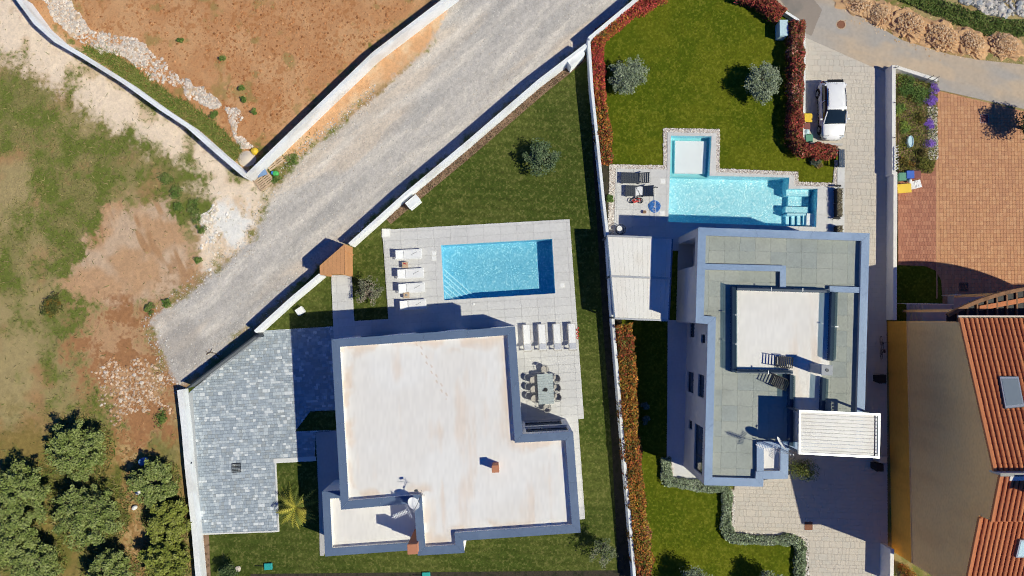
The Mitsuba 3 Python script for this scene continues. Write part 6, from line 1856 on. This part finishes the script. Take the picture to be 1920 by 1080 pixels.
# spoil heaps along the lane
for i, (px, py, rx, ry, h, lb) in enumerate(((1612, 6, 1.9, 0.9, 0.55, 'leftmost orange earth heap above the concrete lane'), (1652, 25, 1.6, 0.95, 0.7, 'second orange earth heap from the left above the lane'), (1703, 44, 1.95, 1.1, 0.8, 'third orange earth heap from the left above the lane'), (1764, 66, 2.0, 1.1, 0.8, 'fourth orange earth heap from the left above the lane'),
                                             (1822, 80, 1.6, 1.0, 0.7, 'fifth orange earth heap from the left above the lane'), (1884, 84, 1.7, 1.0, 0.75, 'rightmost orange earth heap above the lane'))):
    x, y = W(px, py, 0.2)
    g = np.linspace(0, 1, 14)
    a = np.arange(40) * 2 * math.pi / 40
    v = [[0, 0, h]] + [[rx * t * math.cos(q), ry * t * math.sin(q), h * (1 - t ** 2) ** 0.8] for t in g[1:] for q in a]
    v = np.array(v)
    nz_ = meshkit.fbm(v * 3.0 + i * 7, 4, i) - 0.5
    nz2 = meshkit.fbm(v * 9.0 + i * 7, 2, i + 3) - 0.5
    v[:, 2] = v[:, 2] * 0.75 + (nz_ * 0.55 + nz2 * 0.2) * (v[:, 2] / h + 0.12)
    v[:, :2] *= (1 + nz_ * 1.1 + nz2 * 0.1)[:, None]
    R_ = math.radians(-22)
    v[:, :2] = v[:, :2] @ np.array([[math.cos(R_), math.sin(R_)], [-math.sin(R_), math.cos(R_)]])
    v += [x, y, -0.02]
    f = [[0, 1 + j, 1 + (j + 1) % 40] for j in range(40)] + [h_ for k_ in range(12) for j in range(40) for h_ in ([1 + k_ * 40 + j, 41 + k_ * 40 + j, 41 + k_ * 40 + (j + 1) % 40], [1 + k_ * 40 + j, 41 + k_ * 40 + (j + 1) % 40, 1 + k_ * 40 + (j + 1) % 40])]
    one('earth_heap', trimesh.Trimesh(v, f, process=False), 'mat_heap' if 'mat_heap' in scene else mat('heap', pr(stain((0.60, 0.38, 0.21), (0.50, 0.30, 0.16), 2.5, 1.0), 0.95, 0.1)), lb, 'earth heap', 'earth heaps above the lane', smooth=False)
hq = []
for (px, py, rx, ry, h) in ((1612, 8, 1.3, 0.8, 0.55), (1650, 27, 1.15, 0.85, 0.7), (1703, 45, 1.5, 1.0, 0.8), (1762, 68, 1.6, 1.0, 0.8), (1820, 80, 1.2, 0.85, 0.75), (1882, 84, 1.3, 0.95, 0.75)):
    x, y = W(px, py, 0.2)
    u = rng.normal(0, 0.55, (700, 2))
    z = h * np.clip(1 - (u ** 2).sum(1), 0, 1) ** 0.8
    c, s = math.cos(math.radians(-22)), math.sin(math.radians(-22))
    w = u * [rx, ry]
    hq.append(np.c_[x + w[:, 0] * c - w[:, 1] * s, y + w[:, 0] * s + w[:, 1] * c, z])
hq = np.vstack(hq)
mesh, col = rocks_stuff(hq, 0.025 + 0.06 * rng.random(len(hq)) ** 2.5, rng, [(0.62, 0.42, 0.25), (0.56, 0.35, 0.19), (0.68, 0.50, 0.33)])
one('earth_clods', mesh, 'tinted', 'stony clods over the orange earth heaps by the lane', 'clods', kind='stuff', color=col)
# green growth between heaps and rocks
gq = scatter(ragged(P([(1655, -20), (1690, 12), (1740, 25), (1790, 52), (1850, 68), (1925, 70), (1960, 40), (1850, 30), (1780, 8), (1740, -20)]), 0.4, 0.2, 12), 9000, rng)
pz = np.c_[gq, 0.05 + 0.45 * meshkit.fbm(np.c_[gq * 1.1, gq[:, :1] * 0], 3, 5) * rng.random(len(gq))]
one('undergrowth', leaf_mesh(pz, 0.13, rng, 0.4), 'foliage', 'green undergrowth on the bank between earth heaps and grey rocks', 'undergrowth', kind='stuff', color=leaf_colors(len(pz), [(0.08, 0.13, 0.025), (0.13, 0.19, 0.04), (0.20, 0.25, 0.07)], rng, pos=pz, scale=1.5, seed=3))
# strip of grass behind the white wall
gq = scatter(ragged(P([(150, 88), (200, 95), (270, 140), (345, 190), (400, 225), (455, 285), (440, 300), (380, 250), (300, 195), (230, 145)]), 0.4, 0.12, 13), 9000, rng)
m_, c_ = blades(gq, 0.16, rng, [(0.11, 0.17, 0.025), (0.19, 0.24, 0.05), (0.30, 0.26, 0.09)], 0.0, 1.3)
one('grass_strip', m_, 'foliage', 'green grass strip between white wall and pale rubble', 'grass', kind='stuff', color=c_)
# mulch strip plants
gq = scatter(line_poly(P([(1099, 105), (1018, 169), (888, 281), (768, 381), (730, 413)]), 0.6), 2600, rng)
pz = np.c_[gq, 0.03 + 0.2 * rng.random(len(gq))]
one('ground_cover', leaf_mesh(pz, 0.09, rng, 0.4), 'foliage', 'sparse brown and green ground cover in the mulch strip', 'ground cover', kind='stuff', color=leaf_colors(len(pz), [(0.24, 0.14, 0.09), (0.12, 0.12, 0.05), (0.34, 0.25, 0.18), (0.16, 0.09, 0.06)], rng))
gq = scatter(BED3, 9000, rng)
pz = np.c_[gq, 0.05 + 0.22 * rng.random(len(gq)) * meshkit.fbm(np.c_[gq * 1.5, gq[:, :1] * 0], 3, 5) * 2]
one('ground_cover', leaf_mesh(pz, 0.10, rng, 0.4), 'foliage', 'low green and brown plants of the garden bed by the courtyard', 'ground cover', kind='stuff', color=leaf_colors(len(pz), [(0.15, 0.16, 0.02), (0.19, 0.23, 0.03), (0.24, 0.20, 0.06), (0.13, 0.20, 0.03)], rng, pos=pz, scale=1.0, seed=8))
# lawn blades
for reg, n, pal, lb in ((LAWN1.difference(TERR1).difference(DRIVE1).difference(APRON1).difference(HP1), 42000, [(0.075, 0.095, 0.018), (0.11, 0.115, 0.03), (0.17, 0.15, 0.05)], 'short mown grass of the left villa lawn'),
                        (LAWN2.difference(TERR2).difference(BEDS2).difference(DRIVE2).difference(SIDE2).difference(HP2), 34000, [(0.10, 0.13, 0.010), (0.14, 0.15, 0.014), (0.20, 0.18, 0.025)], 'short lush grass of the right villa lawn')):
    gq = scatter(reg.difference(HOLES).intersection(sbox(-40, -21, 40, 25)), n, rng)
    m_, c_ = blades(gq, 0.055, rng, pal, 0.02, 0.7)
    one('lawn_grass', m_, 'foliage', lb, 'grass', kind='stuff', color=c_)
gq = scatter(unary_union([Point(W(px, py)).buffer(r * 1.25) for (px, py), r, h in orch]).difference(LAWN1.buffer(0.5)), 16000, rng)
m_, c_ = blades(gq, 0.22, rng, [(0.13, 0.17, 0.035), (0.19, 0.20, 0.055), (0.26, 0.23, 0.09)], 0.0, 0.9)
one('orchard_grass', m_, 'foliage', 'rough tall grass growing round the orchard trees', 'grass', kind='stuff', color=c_)
# field tufts where the ground is green
fq = rng.uniform((-40, -22), (-14, 22), (60000, 2))
pp = mi.Point3f(mi.Float(fq[:, 0]), mi.Float(fq[:, 1]), mi.Float(0))
gm = ground_masks(pp)
dens = np.array(gm[5]) * (1 - np.array(gm[6]['track'])) * (1 - np.array(gm[6]['road'])) * (1 - np.array(gm[6]['bare'])) * (1 - np.array(gm[6]['soil'])) * (1 - np.array(gm[6]['plot'])) + 0.06
dens = np.where(np.array(gm[6]['road']) + np.array(gm[6]['plot']) > 0.3, 0, dens)
lb_ = LAWN1.buffer(0.4)
keep = (rng.random(len(fq)) < dens) & ~shapely.contains_xy(lb_, fq[:, 0], fq[:, 1])
fq = fq[keep]
m_, c_ = blades(fq, 0.14, rng, [(0.12, 0.14, 0.03), (0.18, 0.18, 0.06), (0.30, 0.24, 0.11)], 0.0, 0.9)
one('field_grass', m_, 'foliage', 'grass tufts of the patchy field on the left', 'grass', kind='stuff', color=c_)
